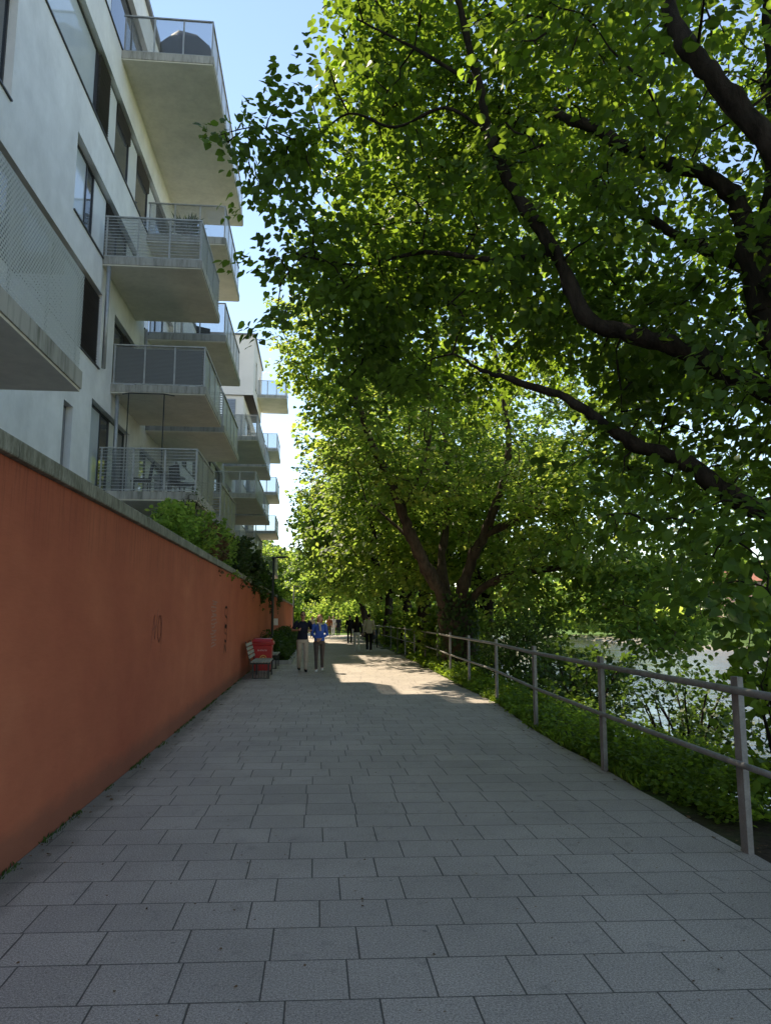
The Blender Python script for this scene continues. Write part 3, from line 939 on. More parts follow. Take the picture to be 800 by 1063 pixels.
def in_ellipsoids(ells, n, shell=0.35, gap=-0.35, sc_=0.9, ph=0.0, rng=N):
    """n points inside a union of ellipsoids, thinned into clumps, more of them near the outside"""
    out = []
    vol = np.array([e[1][0] * e[1][1] * e[1][2] * (e[2] if len(e) > 2 else 1) for e in ells]); vol /= vol.sum()
    for e, sh in zip(ells, vol):
        c, r = np.array(e[0], float), np.array(e[1], float)
        k = int(round(n * sh)); got = np.zeros((0, 3))
        while len(got) < k:
            q = nrm(rng.normal(0, 1, (k * 2, 3))) * (rng.uniform(shell ** 3, 1, (k * 2, 1)) ** (1 / 3))
            bump = 1 + .16 * clump(q * 3 + c, 1.0, ph)[:, None]
            p = c + q * r * bump
            p = p[clump(p, sc_, ph) > gap + rng.normal(0, .18, len(p))]
            got = np.concatenate([got, p])
        out.append(got[:k])
    return np.concatenate(out)


def smooth_path(pts, k=4):
    pts = [np.array(p, float) for p in pts]
    out = []
    for i in range(len(pts) - 1):
        p0 = pts[max(i - 1, 0)]; p1, p2 = pts[i], pts[i + 1]; p3 = pts[min(i + 2, len(pts) - 1)]
        for j in range(k):
            t = j / k
            out.append(.5 * ((2 * p1) + (-p0 + p2) * t + (2 * p0 - 5 * p1 + 4 * p2 - p3) * t * t + (-p0 + 3 * p1 - 3 * p2 + p3) * t ** 3))
    out.append(pts[-1])
    return out


def limb(b, pts, r0, r1, n=8, wob=.13, k=6, r_pow=1.0):
    q = smooth_path(pts, k)
    m_ = len(q) - 1
    ph_ = R.uniform(0, 6)
    q = [p + np.array([R.uniform(-1, 1), R.uniform(-1, 1), R.uniform(-1, 1)]) * r0 * .10 for p in q]
    b.tube(q, [(r0 + (r1 - r0) * (i / m_) ** r_pow) * (1 + .10 * math.sin(i * 1.9 + ph_) + .07 * math.sin(i * .83 + 2 * ph_)) for i in range(m_ + 1)], n, True, wob)
    return q


def twigs(b, nodes, cen, r=0.010, sag=.06, rmax=0.03):
    """join each spray to the nearest wood, growing outwards so that twigs branch from twigs"""
    nodes = np.array(nodes)
    d0 = np.min(np.linalg.norm(cen[:, None] - nodes[None], axis=2), axis=1)
    for i in np.argsort(d0):
        c = cen[i]
        dd = np.linalg.norm(nodes - c, axis=1)
        j = int(np.argmin(dd)); a = nodes[j]; L = dd[j]
        if L < .05: continue
        m1 = a + (c - a) * .4 + np.array([R.gauss(0, .07), R.gauss(0, .07), abs(R.gauss(0, .07)) + sag]) * L
        m2 = a + (c - a) * .75 + np.array([R.gauss(0, .05), R.gauss(0, .05), R.gauss(0, .05) + sag]) * L
        rr_ = min(rmax, r + .008 * L)
        b.tube([a, m1, m2, c], [rr_, rr_ * .75, rr_ * .55, rr_ * .3], 4, False)
        nodes = np.concatenate([nodes, [m1, m2, c]])


def make_tree(name, label, base, limbs, trunk_r, ells, nspray, nleaf, L, size, leafm, barkm, group=None, gap=-.35, shell=.3, extra=None, seed=0, thick=.06, sc_=.9, twig_r=.010, droop=.35, fine=False):
    rng = np.random.default_rng(seed + 100)
    t = thing(name, label, 'tree', base, group)
    b = MB(); nodes = []
    for (pts, r0, r1) in limbs: nodes += limb(b, pts, r0, r1, 10 if r0 > .15 else 7)
    b.build('trunk', barkm, t)
    cen = in_ellipsoids(ells, nspray, shell, gap, sc_, seed * 1.37, rng)
    if extra is not None: cen = np.concatenate([cen, extra])
    nod = np.array(nodes)
    near = nod[np.argmin(np.linalg.norm(cen[:, None] - nod[None], axis=2), axis=1)]
    dr = nrm(nrm(cen - near) + rng.normal(0, .35, cen.shape)); dr[:, 2] = dr[:, 2] * .5 - .12
    b = MB(); twigs(b, nodes, cen, twig_r)
    b.build('branch_sprays', barkm, t)  # bare twigs joining the limbs to the leaf sprays
    p, ti, no, sz, tn = spray_leaves(cen, dr, nleaf, L, L * .62, thick, size, droop, rng)
    leaves('crown', p, ti, no, sz, leafm, t, tn, fine=fine)
    return t


# --- the big lime whose boughs hang over the view; its trunk stands just right of the frame
FK = P(872, 452, 6.0)
tb = np.array([FK[0] + .35, 6.1, -0.35])
bigL = [
    ([tb, tb + [0, 0, .25], tb * .6 + FK * .4, FK, ], .46, .30),
    ([FK, P(806, 412, 6.1), P(720, 368, 6.3), P(655, 346, 6.6), P(608, 328, 6.8), P(576, 262, 7.0), P(532, 196, 7.2), P(508, 140, 7.4), P(497, 90, 7.5), P(482, 30, 7.7), P(462, -60, 8.0)], .110, .035),
    ([FK, P(832, 400, 6.2), P(792, 330, 6.4), P(778, 262, 6.6), P(770, 222, 6.7), P(742, 186, 6.8), P(685, 168, 7.0), P(622, 138, 7.2), P(575, 116, 7.5)], .150, .05),
    ([P(790, 330, 6.4), P(800, 240, 6.6), P(806, 150, 6.8), P(800, 40, 7.0), P(790, -100, 7.2), P(760, -260, 7.6)], .14, .05),
    ([FK, P(900, 330, 5.2), P(850, 215, 4.9), P(800, 152, 4.9), P(757, 100, 5.0), P(716, 52, 5.1), P(690, 0, 5.3), P(662, -80, 5.6), P(620, -220, 6.2)], .125, .05),
    ([FK, P(832, 512, 6.0), P(790, 528, 6.0), P(752, 510, 6.1), P(708, 478, 6.3), P(662, 462, 6.5), P(622, 436, 6.7), P(580, 410, 7.0), P(524, 392, 7.4), P(500, 384, 7.7), P(470, 366, 8.0)], .120, .010),
    ([P(576, 262, 7.0), P(520, 270, 7.4), P(440, 262, 8.0), P(370, 275, 8.6), P(300, 262, 9.0)], .04, .012),
    ([P(508, 140, 7.4), P(462, 112, 7.5), P(410, 132, 7.7), P(362, 118, 7.8), P(318, 146, 8.0), P(268, 132, 8.05), P(222, 142, 8.1)], .022, .005),
    ([P(497, 90, 7.5), P(430, 50, 7.9), P(370, 20, 8.2)], .03, .01),
    ([FK, FK + [.8, 1.0, 1.6], FK + [1.4, 2.2, 3.6], FK + [1.6, 3.0, 6.0]], .17, .05),
    ([FK, FK + [1.2, -.4, 1.4], FK + [2.6, -.6, 3.0], FK + [3.6, -.6, 4.6]], .15, .04),
    ([FK + [.8, 1.0, 1.6], FK + [.2, 2.6, 3.2], FK + [-.8, 4.0, 5.0], FK + [-1.8, 4.6, 6.5]], .09, .03),
]
tip_c = np.array([P(x, y, 8.0 + R.uniform(-.25, .25)) for x, y in ((236, 148), (250, 138), (262, 150), (258, 168), (282, 118), (300, 140), (318, 165), (296, 172), (330, 128), (345, 150), (272, 205), (290, 220), (325, 235), (340, 205), (300, 108), (318, 92), (276, 268), (300, 282), (325, 260), (352, 300), (282, 330), (298, 322))])
low_c = np.array([P(x, y, Y) for x, y, Y in ((640, 545, 6.3), (700, 560, 5.8), (730, 592, 5.6), (760, 560, 5.4), (790, 590, 5.3), (752, 606, 5.3), (785, 640, 5.2), (800, 620, 5.2), (622, 535, 6.5), (670, 540, 6.3), (720, 530, 6.0), (770, 520, 5.8), (800, 545, 5.5), (690, 510, 6.4), (640, 500, 6.6), (600, 470, 6.9), (830, 640, 5.2), (840, 590, 5.2), (715, 570, 6.2), (765, 600, 5.9))])
make_tree('lime_tree', 'big lime tree whose dark boughs reach over the path, nearest to the viewer', tb, bigL, .45,
          [((4.8, 8.2, 8.8), (4.8, 4.6, 5.0), 1.0), ((0.9, 9.2, 6.9), (1.5, 2.3, 1.7), 2.6), ((5.2, 6.9, 4.0), (2.3, 2.3, 1.5), 2.4), ((2.5, 9.6, 5.6), (2.5, 2.6, 1.4), 2.0), ((2.9, 11.0, 10.8), (2.5, 2.6, 2.2), 2.6)],
          1420, 56, .50, .094, M['leaf'], M['bark'], gap=-.42, shell=.25, extra=np.concatenate([tip_c, low_c]), seed=1, thick=.07, fine=True)

# --- the ivy-footed tree beyond the railing with its three spreading limbs
mb = np.array([4.35, 22.6, -0.35])
midL = [
    ([mb, mb + [0, 0, .8], P(471, 652, 22.6), P(470, 632, 22.6)], .56, .42),
    ([P(468, 640, 22.6), P(455, 612, 22.5), P(440, 585, 22.3), P(425, 553, 22.0), P(416, 528, 21.8), P(402, 492, 21.5), P(386, 460, 21.2), P(372, 420, 21.0), P(352, 360, 20.8)], .235, .06),
    ([P(473, 640, 22.6), P(480, 610, 22.5), P(490, 580, 22.4), P(502, 556, 22.2), P(516, 520, 22.0), P(528, 470, 21.8), P(520, 400, 21.8), P(505, 330, 22)], .22, .05),
    ([P(478, 640, 22.6), P(494, 616, 22.2), P(520, 600, 21.6), P(560, 592, 21.0), P(600, 590, 20.4), P(640, 600, 19.8), P(664, 620, 19.4), P(680, 648, 19.2)], .14, .035),
    ([P(502, 556, 22.2), P(545, 535, 21.8), P(590, 520, 21.4), P(650, 500, 21)], .14, .04),
    ([P(466, 630, 22.8), P(458, 585, 23.4), P(465, 520, 24.4), P(460, 440, 25)], .20, .05),
    ([P(416, 528, 21.8), P(440, 480, 22.2), P(452, 420, 22.6)], .10, .03),
    ([P(440, 575, 22.3), P(410, 545, 23.4), P(380, 520, 24.2)], .08, .02),
    ([P(640, 600, 19.8), P(690, 602, 19.0), P(735, 622, 18.4)], .06, .015),
    ([P(600, 590, 20.4), P(612, 560, 20.0), P(660, 548, 19.6)], .06, .02),
]
drp = np.array([P(x, y, Y) for x, y, Y in [(R.uniform(600, 760), R.uniform(575, 690), R.uniform(17, 20)) for _ in range(150)] if (y - 575) < 120 - abs(x - 690) * .9] +
               [P(R.uniform(520, 640), R.uniform(600, 650), R.uniform(19.5, 22)) for _ in range(26)] + [P(R.uniform(530, 780), R.uniform(480, 600), R.uniform(18.5, 23)) for _ in range(150)])
mt = make_tree('riverside_tree', 'broad leafy tree with ivy round its foot and three spreading brown limbs beyond the railing', mb, midL, .5,
               [((5.2, 22.4, 10.2), (5.6, 6.2, 6.4), 1), ((8.8, 20.5, 4.8), (3.6, 3.2, 2.6), 1.7), ((2.4, 21.0, 7.0), (2.3, 2.6, 2.2), 1.6), ((0.8, 24.0, 11.2), (2.5, 3.2, 3.2), 1.5)],
               950, 52, .68, .14, M['leaf_far'], M['bark_mid'], gap=-.36, shell=.62, extra=drp, seed=2, thick=.08, twig_r=.014)
# ivy on the trunk foot
k = 1500
a = N.uniform(0, 2 * PI, k); hz = N.uniform(-.3, 2.35, k) ** 1.0
rad = .53 - .06 * hz / 2.3 + N.uniform(0, .16, k)
ctr = np.stack([np.full(k, mb[0]), np.full(k, mb[1]), hz], 1)
out = np.stack([np.cos(a), np.sin(a), np.zeros(k)], 1)
leaves('ivy', ctr + out * rad[:, None], np.stack([N.normal(0, .4, k), N.normal(0, .4, k), np.full(k, -1.0)], 1), out + N.normal(0, .35, (k, 3)), N.uniform(.07, .13, k), M['leaf_ivy'], mt)


def row_tree(x, y, h, r, label, seed, dark=False, nsp=420, leaf=.24, group='trees along the river path'):
    rg = random.Random(seed)
    base = np.array([x, y, -0.25]); r += .7 if group.startswith('trees along') else 0
    L = [([base, base + [rg.uniform(-.1, .1), 0, 1.2], base + [rg.uniform(-.2, .2), rg.uniform(-.2, .2), 2.6 + rg.uniform(0, .6)]], .34 + rg.uniform(-.04, .1), .24)]
    top = L[0][0][-1]
    for i in range(6):
        a_ = 2 * PI * i / 6 + rg.uniform(-.3, .3)
        e = base + np.array([math.cos(a_) * r * .55, math.sin(a_) * r * .55, h * rg.uniform(.55, .8)])
        mid_ = top + (e - top) * .5 + np.array([math.cos(a_) * .4, math.sin(a_) * .4, -.3])
        L.append(([top, mid_, e], .15, .04))
    L.append(([top, base + [0.2, .1, h * .55], base + [0, 0, h * .88]], .2, .04))
    return make_tree('path_tree', label, base, L, .3, [((x, y, h * .60), (r, r * 1.02, h * .40), 1), ((x - r * .3, y, h * .40), (r * .7, r * .8, h * .2), .8)],
                     nsp, 42, .85, leaf * .85, M['leaf_dark'] if dark else M['leaf_far'], M['bark'], group, gap=-.35, shell=.58, seed=seed, thick=.12, twig_r=.02, sc_=.7)


row_tree(4.55, 31.0, 13.5, 4.6, 'dark straight trunk just behind the ivy-footed tree, first of the row by the railing', 11)
row_tree(4.7, 38.5, 14.0, 4.9, 'dark slim trunk second in the row behind the ivy-footed tree', 12)
row_tree(4.5, 46.0, 14.0, 5.0, 'third tree of the row beyond the ivy-footed tree, beside the walkers', 13)
row_tree(4.6, 54.0, 14.5, 5.2, 'fourth tree of the row beyond the ivy-footed tree, near the end of the railing', 14, nsp=360, leaf=.3)
row_tree(4.2, 63.0, 14.0, 5.4, 'last tree of the row, where the paved path meets the lawn', 15, nsp=320, leaf=.34)
row_tree(6.4, 27.5, 8.5, 3.6, 'lower bushy tree on the river bank, right behind the ivy-footed tree', 21, nsp=300, leaf=.2, group='trees on the near bank')
row_tree(-4.6, 74.0, 8.5, 3.6, 'low yellow-green tree behind the far end of the red wall', 16, nsp=300, leaf=.32, group='trees at the end of the path')
row_tree(-1.4, 96.0, 11.0, 4.8, 'yellow-green tree at the end of the path, left of the walkers', 17, nsp=320, leaf=.42, group='trees at the end of the path')
row_tree(3.0, 92.0, 8.5, 4.2, 'bright sunlit tree over the lawn at the end of the path', 18, nsp=300, leaf=.4, group='trees at the end of the path')
row_tree(9.5, 84.0, 11.0, 5.2, 'sunlit tree on the lawn, right of the bright tree at the path end', 19, nsp=300, leaf=.4, group='trees at the end of the path')
row_tree(-8.5, 92.0, 12.0, 5.0, 'tall tree standing behind the low tree at the end of the red wall', 20, nsp=300, leaf=.42, group='trees at the end of the path')

# far woods that close the view
k = 9000
xw = N.uniform(-60, 60, k); yw = N.uniform(112, 150, k); hw = 8 + 3.5 * np.sin(xw * .21) + 2 * np.sin(xw * .53 + 1)
pw = np.stack([xw, yw, N.uniform(0.0, 1, k) ** 1.1 * hw], 1)
tag(leaves('far_woods', pw, N.normal(0, 1, (k, 3)), N.normal(0, .6, (k, 3)) + [0, -.3, 1], N.uniform(.9, 1.6, k), M['leaf_far']), kind='stuff')


k = 9000
yw = N.uniform(30, 300, k); xw = N.uniform(86, 104, k) + 6 * np.sin(yw * .05); hw = 6 + 1.5 * np.sin(yw * .12) + 1.5 * np.sin(yw * .31 + 1)
pw = np.stack([xw, yw, .4 + N.uniform(0.0, 1, k) ** 1.1 * hw], 1)
tag(leaves('far_bank_woods', pw, N.normal(0, 1, (k, 3)), N.normal(0, .6, (k, 3)) + [-.3, 0, 1], N.uniform(.9, 1.7, k), M['leaf_bush']), kind='stuff')


# --- bushes
def bush(name, label, c, r, nsp, nleaf, L, size, mat, group=None, cat='bush', gap=-.5, seed=0, nst=6, barkm=None, droop=.2):
    rng = np.random.default_rng(seed + 500)
    c = np.array(c, float); r = np.array(r, float)
    base = np.array([c[0], c[1], c[2] - r[2]])
    t = thing(name, label, cat, base, group)
    b = MB(); nodes = []
    for i in range(nst):
        a_ = 2 * PI * i / nst + R.uniform(-.4, .4)
        e = c + np.array([math.cos(a_) * r[0] * .6, math.sin(a_) * r[1] * .6, r[2] * R.uniform(.1, .7)])
        nodes += limb(b, [base + [R.uniform(-.1, .1), R.uniform(-.1, .1), -.1], base + (e - base) * .5 + [0, 0, .1], e], .022, .008, 5)
    cen = in_ellipsoids([(c, r)], nsp, .2, gap, 1.6, seed * .7, rng)
    dr = nrm(cen - base + rng.normal(0, .3, cen.shape)); dr[:, 2] = dr[:, 2] * .6
    twigs(b, nodes, cen, .004, .05, .012)
    b.build('stem', barkm or M['bark'], t)
    p, ti, no, sz, tn = spray_leaves(cen, dr, nleaf, L, L * .5, .04, size, droop, rng)
    leaves('foliage', p, ti, no, sz, mat, t, tn)
    return t


def bank_z(x): return float(np.interp(x, xs, zs))


BB = [  # x, y, height above bank, radius
    (4.25, 4.3, 1.25, .6, 'leafy bush just beyond the first railing post at the right edge'),
    (4.75, 6.6, 1.15, .65, 'airy bush beyond the railing between the first and second posts'),
    (4.5, 8.8, 1.2, .65, 'bush beyond the second railing post, over the bright ground cover'),
    (5.0, 10.4, 1.2, .7, 'airy dark bush beyond the third railing post'),
    (4.7, 12.6, 1.3, .75, 'dark bush beyond the railing in front of the open water'),
    (5.2, 14.6, 1.9, 1.0, 'taller dark bush between the water and the fourth railing post'),
    (5.0, 17.2, 1.9, 1.0, 'dense dark bush just right of the ivy-covered trunk'),
    (5.4, 19.6, 2.2, 1.2, 'dense bush half behind the ivy-covered trunk'),
    (5.0, 26.5, 2.2, 1.2, 'green bush behind the railing left of the ivy-covered trunk'),
    (5.2, 34.5, 2.4, 1.3, 'green bush between the two dark trunks'),
    (5.2, 42.0, 2.6, 1.4, 'pale bush beyond the dark trunks'),
    (5.0, 50.0, 2.6, 1.4, 'farthest green bush by the railing'),
]
for i, (x, y, h, r, lab) in enumerate(BB):
    zb_ = bank_z(x)
    zc = zb_ + h * .55
    far = y > 24
    bush('bank_bush', lab, (x, y, zc), (r, r * 1.35, h * .62), int(((72 if y < 8 else 95) if not far else 110) * (r / .8) ** 1.5), 24, .24 if not far else .4, (.062 if y < 12 else .085) if not far else .17, M['leaf_bush'] if y < 22 else M['leaf_far'], 'bushes on the river bank', gap=-.25, seed=i)
bush('hazel_shoots', 'bright backlit shoots with big leaves at the right edge behind the first post', (3.85, 5.95, .95), (.40, .6, .85), 50, 16, .22, .095, M['leaf_ground'], None, 'shrub', gap=-.6, seed=40, nst=5, droop=.5)
bush('hazel_shoots', 'taller clump of bright shoots at the right edge nearer than the first post', (4.2, 3.6, .9), (.6, .6, .9), 50, 16, .22, .09, M['leaf_ground'], None, 'shrub', gap=-.6, seed=41, nst=5, droop=.5)

EB = [(-1.6, 78, 3.0, 2.2, 'yellow-green bush left of the distant walkers'), (1.4, 82, 3.4, 2.6, 'bright bush right behind the distant walkers'), (4.6, 79, 3.0, 2.4, 'bright sunlit bush on the lawn beyond the railing end'),
      (8.0, 83, 3.6, 2.8, 'broad sunlit bush on the lawn farther right'), (-4.6, 84, 3.6, 2.4, 'bush beyond the end of the red wall'), (11.5, 78, 3.2, 2.6, 'rightmost sunlit bush on the lawn')]
for i, (x, y, h, r, lab) in enumerate(EB):
    bush('lawn_bush', lab, (x, y, h * .5), (r, r * 1.0, h * .55), 120, 24, .6, .26, M['leaf_far'], 'sunlit bushes at the path end', gap=-.6, seed=160 + i)

# --- low ground cover along the edge of the paving
k = 1500
yg = N.uniform(5.6, 9, k * 0 + 620).tolist() + N.uniform(8.0, 30, 1500).tolist()
yg = np.array(yg); k = len(yg)
exg = np.array([edge_x(v) for v in yg]) + .05 + .22 * np.clip((9 - yg) / 5, 0, 1)
ug = N.random(k) ** 1.2
xg = exg + ug * 1.15
zg = np.array([bank_z(v) for v in xg]) + .04 + N.uniform(0, .26, k) * (.35 + np.clip(ug * 3, 0, .9)) * (1 + .5 * clump(np.stack([xg, yg, xg * 0], 1), 1.6))
cen = np.stack([xg, yg, zg], 1)
dr = nrm(np.stack([N.normal(-.2, .6, k), N.normal(-.1, .6, k), N.uniform(-.15, .3, k)], 1))
p, ti, no, sz, tn = spray_leaves(cen, dr, 15, .11, .10, .03, .050, .0)
sz = sz * np.interp(p[:, 1], [4, 10, 28], [.9, 1.1, 1.9])
tag(leaves('ground_cover', p, ti, no, sz, M['leaf_ground'], None, tn), kind='stuff')
# grass blades and weeds right at the edge
k = 5000
yg = 7.0 + 21 * N.random(k) ** 1.3; xg = np.array([edge_x(v) for v in yg]) + np.abs(N.normal(0, .10, k)) + .015
pg = np.stack([xg, yg, np.full(k, -.01)], 1)
tag(leaves('grass', pg, np.stack([N.normal(-.1, .35, k), N.normal(0, .35, k), np.ones(k)], 1), np.stack([N.normal(0, 1, k), N.normal(0, 1, k), N.normal(0, .2, k)], 1), N.uniform(.04, .12, k), M['leaf_ground'], wide=.22), kind='stuff')
k = 1600
yg = 3.5 + 20 * N.random(k) ** 1.4; cl = np.sin(yg * 2.3) + np.sin(yg * 5.1 + 1) > -.2
yg = yg[cl]; k = len(yg); xg = XW + .004 + np.abs(N.normal(0, .025, k))
tag(leaves('wall_weeds', np.stack([xg, yg, np.full(k, -.005)], 1), np.stack([N.normal(.25, .3, k), N.normal(0, .35, k), np.ones(k)], 1), np.stack([N.normal(0, 1, k), N.normal(0, 1, k), N.normal(0, .2, k)], 1), N.uniform(.012, .045, k), M['leaf_bush'], wide=.3), kind='stuff')
k = 700
tag(leaves('fallen_blossom', np.stack([N.uniform(-1.8, 2.9, k), 2.8 + 20 * N.random(k) ** 1.3, np.full(k, .006)], 1), np.stack([N.normal(0, 1, k), N.normal(0, 1, k), np.full(k, .05)], 1), np.stack([N.normal(0, .2, k), N.normal(0, .2, k), np.ones(k)], 1), N.uniform(.006, .018, k), M['leaf_dry']), kind='stuff')
# fallen leaves and litter on the paving edge
k = 260
yg = N.uniform(3.2, 16, k); side = N.random(k) < .62
xg = np.where(side, np.array([edge_x(v) for v in yg]) + N.normal(0, .13, k) + .06, XW + np.abs(N.normal(0, .10, k)) + .03)
pg = np.stack([xg, yg, np.full(k, .008)], 1)
tag(leaves('litter', pg, np.stack([N.normal(0, 1, k), N.normal(0, 1, k), np.full(k, .05)], 1), np.stack([N.normal(0, .2, k), N.normal(0, .2, k), np.ones(k)], 1), N.uniform(.012, .04, k), M['leaf_dry']), kind='stuff')

# --- garden shrubs behind the red wall
GB = [
    (-2.60, 13.6, 2.90, (.72, 1.3, .66), 'leaf_far', 'green creeper spilling over the coping below the lowest balcony', 0),
    (-2.50, 15.4, 2.85, (.62, 1.0, .60), 'leaf_dry', 'brown half-withered creeper among the green shrubs behind the wall', 1),
    (-2.65, 17.2, 2.95, (.8, 1.4, .80), 'leaf_far', 'bushy green shrub behind the wall beside the withered creeper', 2),
    (-2.65, 20.0, 2.95, (.9, 1.8, .95), 'leaf_dark', 'dark green conifer-like shrub behind the middle of the wall', 3),
    (-2.65, 23.5, 2.95, (.9, 1.9, 1.1), 'leaf_dark', 'dark shrub behind the wall above the red bin', 4),
    (-2.7, 27.5, 2.7, (.85, 1.9, 1.2), 'leaf_bush', 'rounded green shrub behind the wall near the street lamp', 5),
    (-2.9, 32.5, 2.7, (1.0, 2.4, 1.3), 'leaf_dark', 'dark shrub behind the wall beyond the street lamp', 6),
    (-2.9, 39.5, 2.6, (1.0, 3.0, 1.2), 'leaf_bush', 'last green shrub behind the far part of the wall', 7),
]
for (x, y, z, r, mt_, lab, sd) in GB:
    bush('garden_shrub', lab, (x, y, z), r, int(190 * r[0] * r[1] / .8), 32, .22, .075 if y < 22 else .11, M[mt_], 'shrubs behind the red wall', gap=-.55, seed=60 + sd, nst=7)
# leafy stems of the shrubs go down to the garden
bush('balcony_creeper', 'thin creeper climbing the front corner of the lowest bar-railed balcony', (-2.95, 17.6, 4.1), (.3, .35, .55), 26, 14, .14, .05, M['leaf_bush'], None, 'creeper', gap=-.6, seed=81, nst=3)
t = bigpot(-4.0, 21.5, LV[3] + .2, 'potted palm-like plant on the short balcony under the long top one')
cpl = np.array([-4.0, 21.5, LV[3] + .62])
k = 90
dd_ = nrm(np.stack([N.normal(0, 1, k), N.normal(0, 1, k), N.uniform(.2, 1.6, k)], 1))
leaves('foliage', cpl + dd_ * N.uniform(.0, .15, (k, 1)), dd_, N.normal(0, 1, (k, 3)), N.uniform(.35, .6, k), M['leaf_bush'], t, wide=.14)

# --- planter bed at the foot of the wall
t = thing('planter_bed', 'low green planting bed with stone kerb at the foot of the wall beyond the benches', 'planter', (-1.4, 30, 0))
b = MB(); b.box(-.92, -.78, 26.3, 52, -.05, .13); b.box(-1.93, -.925, 26.3, 26.44, -.05, .127); b.build('kerb', M['kerb'], t, .01)
b = MB(); b.box(-1.93, -.925, 26.445, 52, -.05, .07); b.build('soil', M['soil'], t)
k = 900
yb_ = N.uniform(26.7, 52, k); ub = N.random(k); xb_ = -1.88 + .86 * ub
cen = np.stack([xb_, yb_, .12 + N.random(k) * (.95 - .75 * ub)], 1)
p, ti, no, sz, tn = spray_leaves(cen, nrm(np.stack([N.uniform(.1, 1, k), N.normal(-.2, .5, k), N.uniform(0, .7, k)], 1)), 20, .22, .16, .05, .10, .15)
o = leaves('planting', p, ti, no, sz, M['leaf_ivy'], t, tn)

# --- the far bank of the river: trees, buildings
def bank_tree(x, y, h, r, lab, sd):
    rg = random.Random(sd)
    z0 = .2
    base = np.array([x, y, z0])
    L = [([base, base + [0, 0, h * .3], base + [rg.uniform(-.3, .3), 0, h * .75]], .35, .1)]
    for i in range(4):
        a_ = 2 * PI * i / 4 + rg.uniform(-.3, .3)
        L.append(([base + [0, 0, h * .3], base + [math.cos(a_) * r * .3, math.sin(a_) * r * .3, h * .5], base + [math.cos(a_) * r * .6, math.sin(a_) * r * .6, h * .7]], .16, .05))
    make_tree('bank_tree', lab, base, L, .3, [((x, y, z0 + h * .54), (r, r, h * .48), 1)], 260, 26, 1.2, .62, M['leaf_bush'] if sd % 2 else M['leaf_far'], M['bark'], 'trees on the far bank', gap=-.4, shell=.45, seed=sd, thick=.25, twig_r=.03, sc_=.5)


FB = [(62, 52, 8, 4.5), (66, 66, 9, 5), (62, 80, 7.5, 4.5), (68, 95, 10, 6), (60, 136, 8, 4.5), (64, 152, 10, 5.5), (60, 172, 9, 5), (66, 195, 11, 6.5), (56, 225, 9, 6)]
pos_words = ['farthest to the right', 'second from the right', 'third from the right, rounded', 'tall, right of the rosy house', 'low, left of the rosy house', 'tall, just left of the rosy house', 'smaller, well left of the rosy house', 'tall, near the left end of the far bank', 'farthest upstream']
for i, ((x, y, h, r), wd) in enumerate(zip(FB, pos_words)): bank_tree(x, y, h, r, 'far-bank tree across the river, ' + wd, 30 + i)
hb = thing('house', 'rosy plastered house with red tiled roof across the river', 'house', (76, 118, .4))
FO3 = [(106 + 3.2 * i, 107.3 + 3.2 * i, a_, a_ + 1.7) for i in range(8) for a_ in (1.6, 4.6)]
b = MB(); b.box(72, 84, 104, 132, .2, 7.6); b.build('wall', M['far_wall'], hb)
b = MB()
b.quad((71.5, 103.5, 7.5), (71.5, 132.5, 7.5), (78, 132.5, 11.2), (78, 103.5, 11.2)); b.quad((78, 103.5, 11.2), (78, 132.5, 11.2), (84.5, 132.5, 7.5), (84.5, 103.5, 7.5))
b.quad((71.5, 103.5, 7.5), (78, 103.5, 11.2), (84.5, 103.5, 7.5), (78, 103.5, 7.49)); b.quad((71.5, 132.5, 7.5), (78, 132.5, 7.49), (84.5, 132.5, 7.5), (78, 132.5, 11.2))
rf = b.build('roof', M['roof_tile'], hb)
b = MB(); b.box(77.2, 78.8, 112, 113.2, 10, 12.4); b.build('chimney', M['far_wall'], rf)
for (a_, c_, e_, g_) in FO3:
    b = MB(); b.box(71.93, 71.995, a_, c_, e_, g_); wn_ = b.build('window', M['frame_light'], hb)
    b = MB(); b.box(71.90, 71.925, a_ + .1, c_ - .1, e_ + .1, g_ - .1); b.build('pane', M['window'], wn_)
bh = [(57.5, 70, 1.3), (56.5, 80, 1.1), (57, 93, 1.4), (56, 108, 1.2), (56.5, 122, 1.3), (55.5, 140, 1.3), (56, 160, 1.5)]
wd = ['farthest right', 'second from the right', 'third from the right', 'in front of the rosy house', 'left of the rosy house', 'sixth from the right', 'farthest left']
for i, (x, y, h) in enumerate(bh):
    bush('shore_bush', 'sunlit bush on the gravel shore across the river, ' + wd[i], (x, y, .2 + h * .5), (1.6, 4.2, h * .75), 70, 22, .6, .34, M['leaf_ground'], 'bushes on the far shore', seed=120 + i, nst=5)

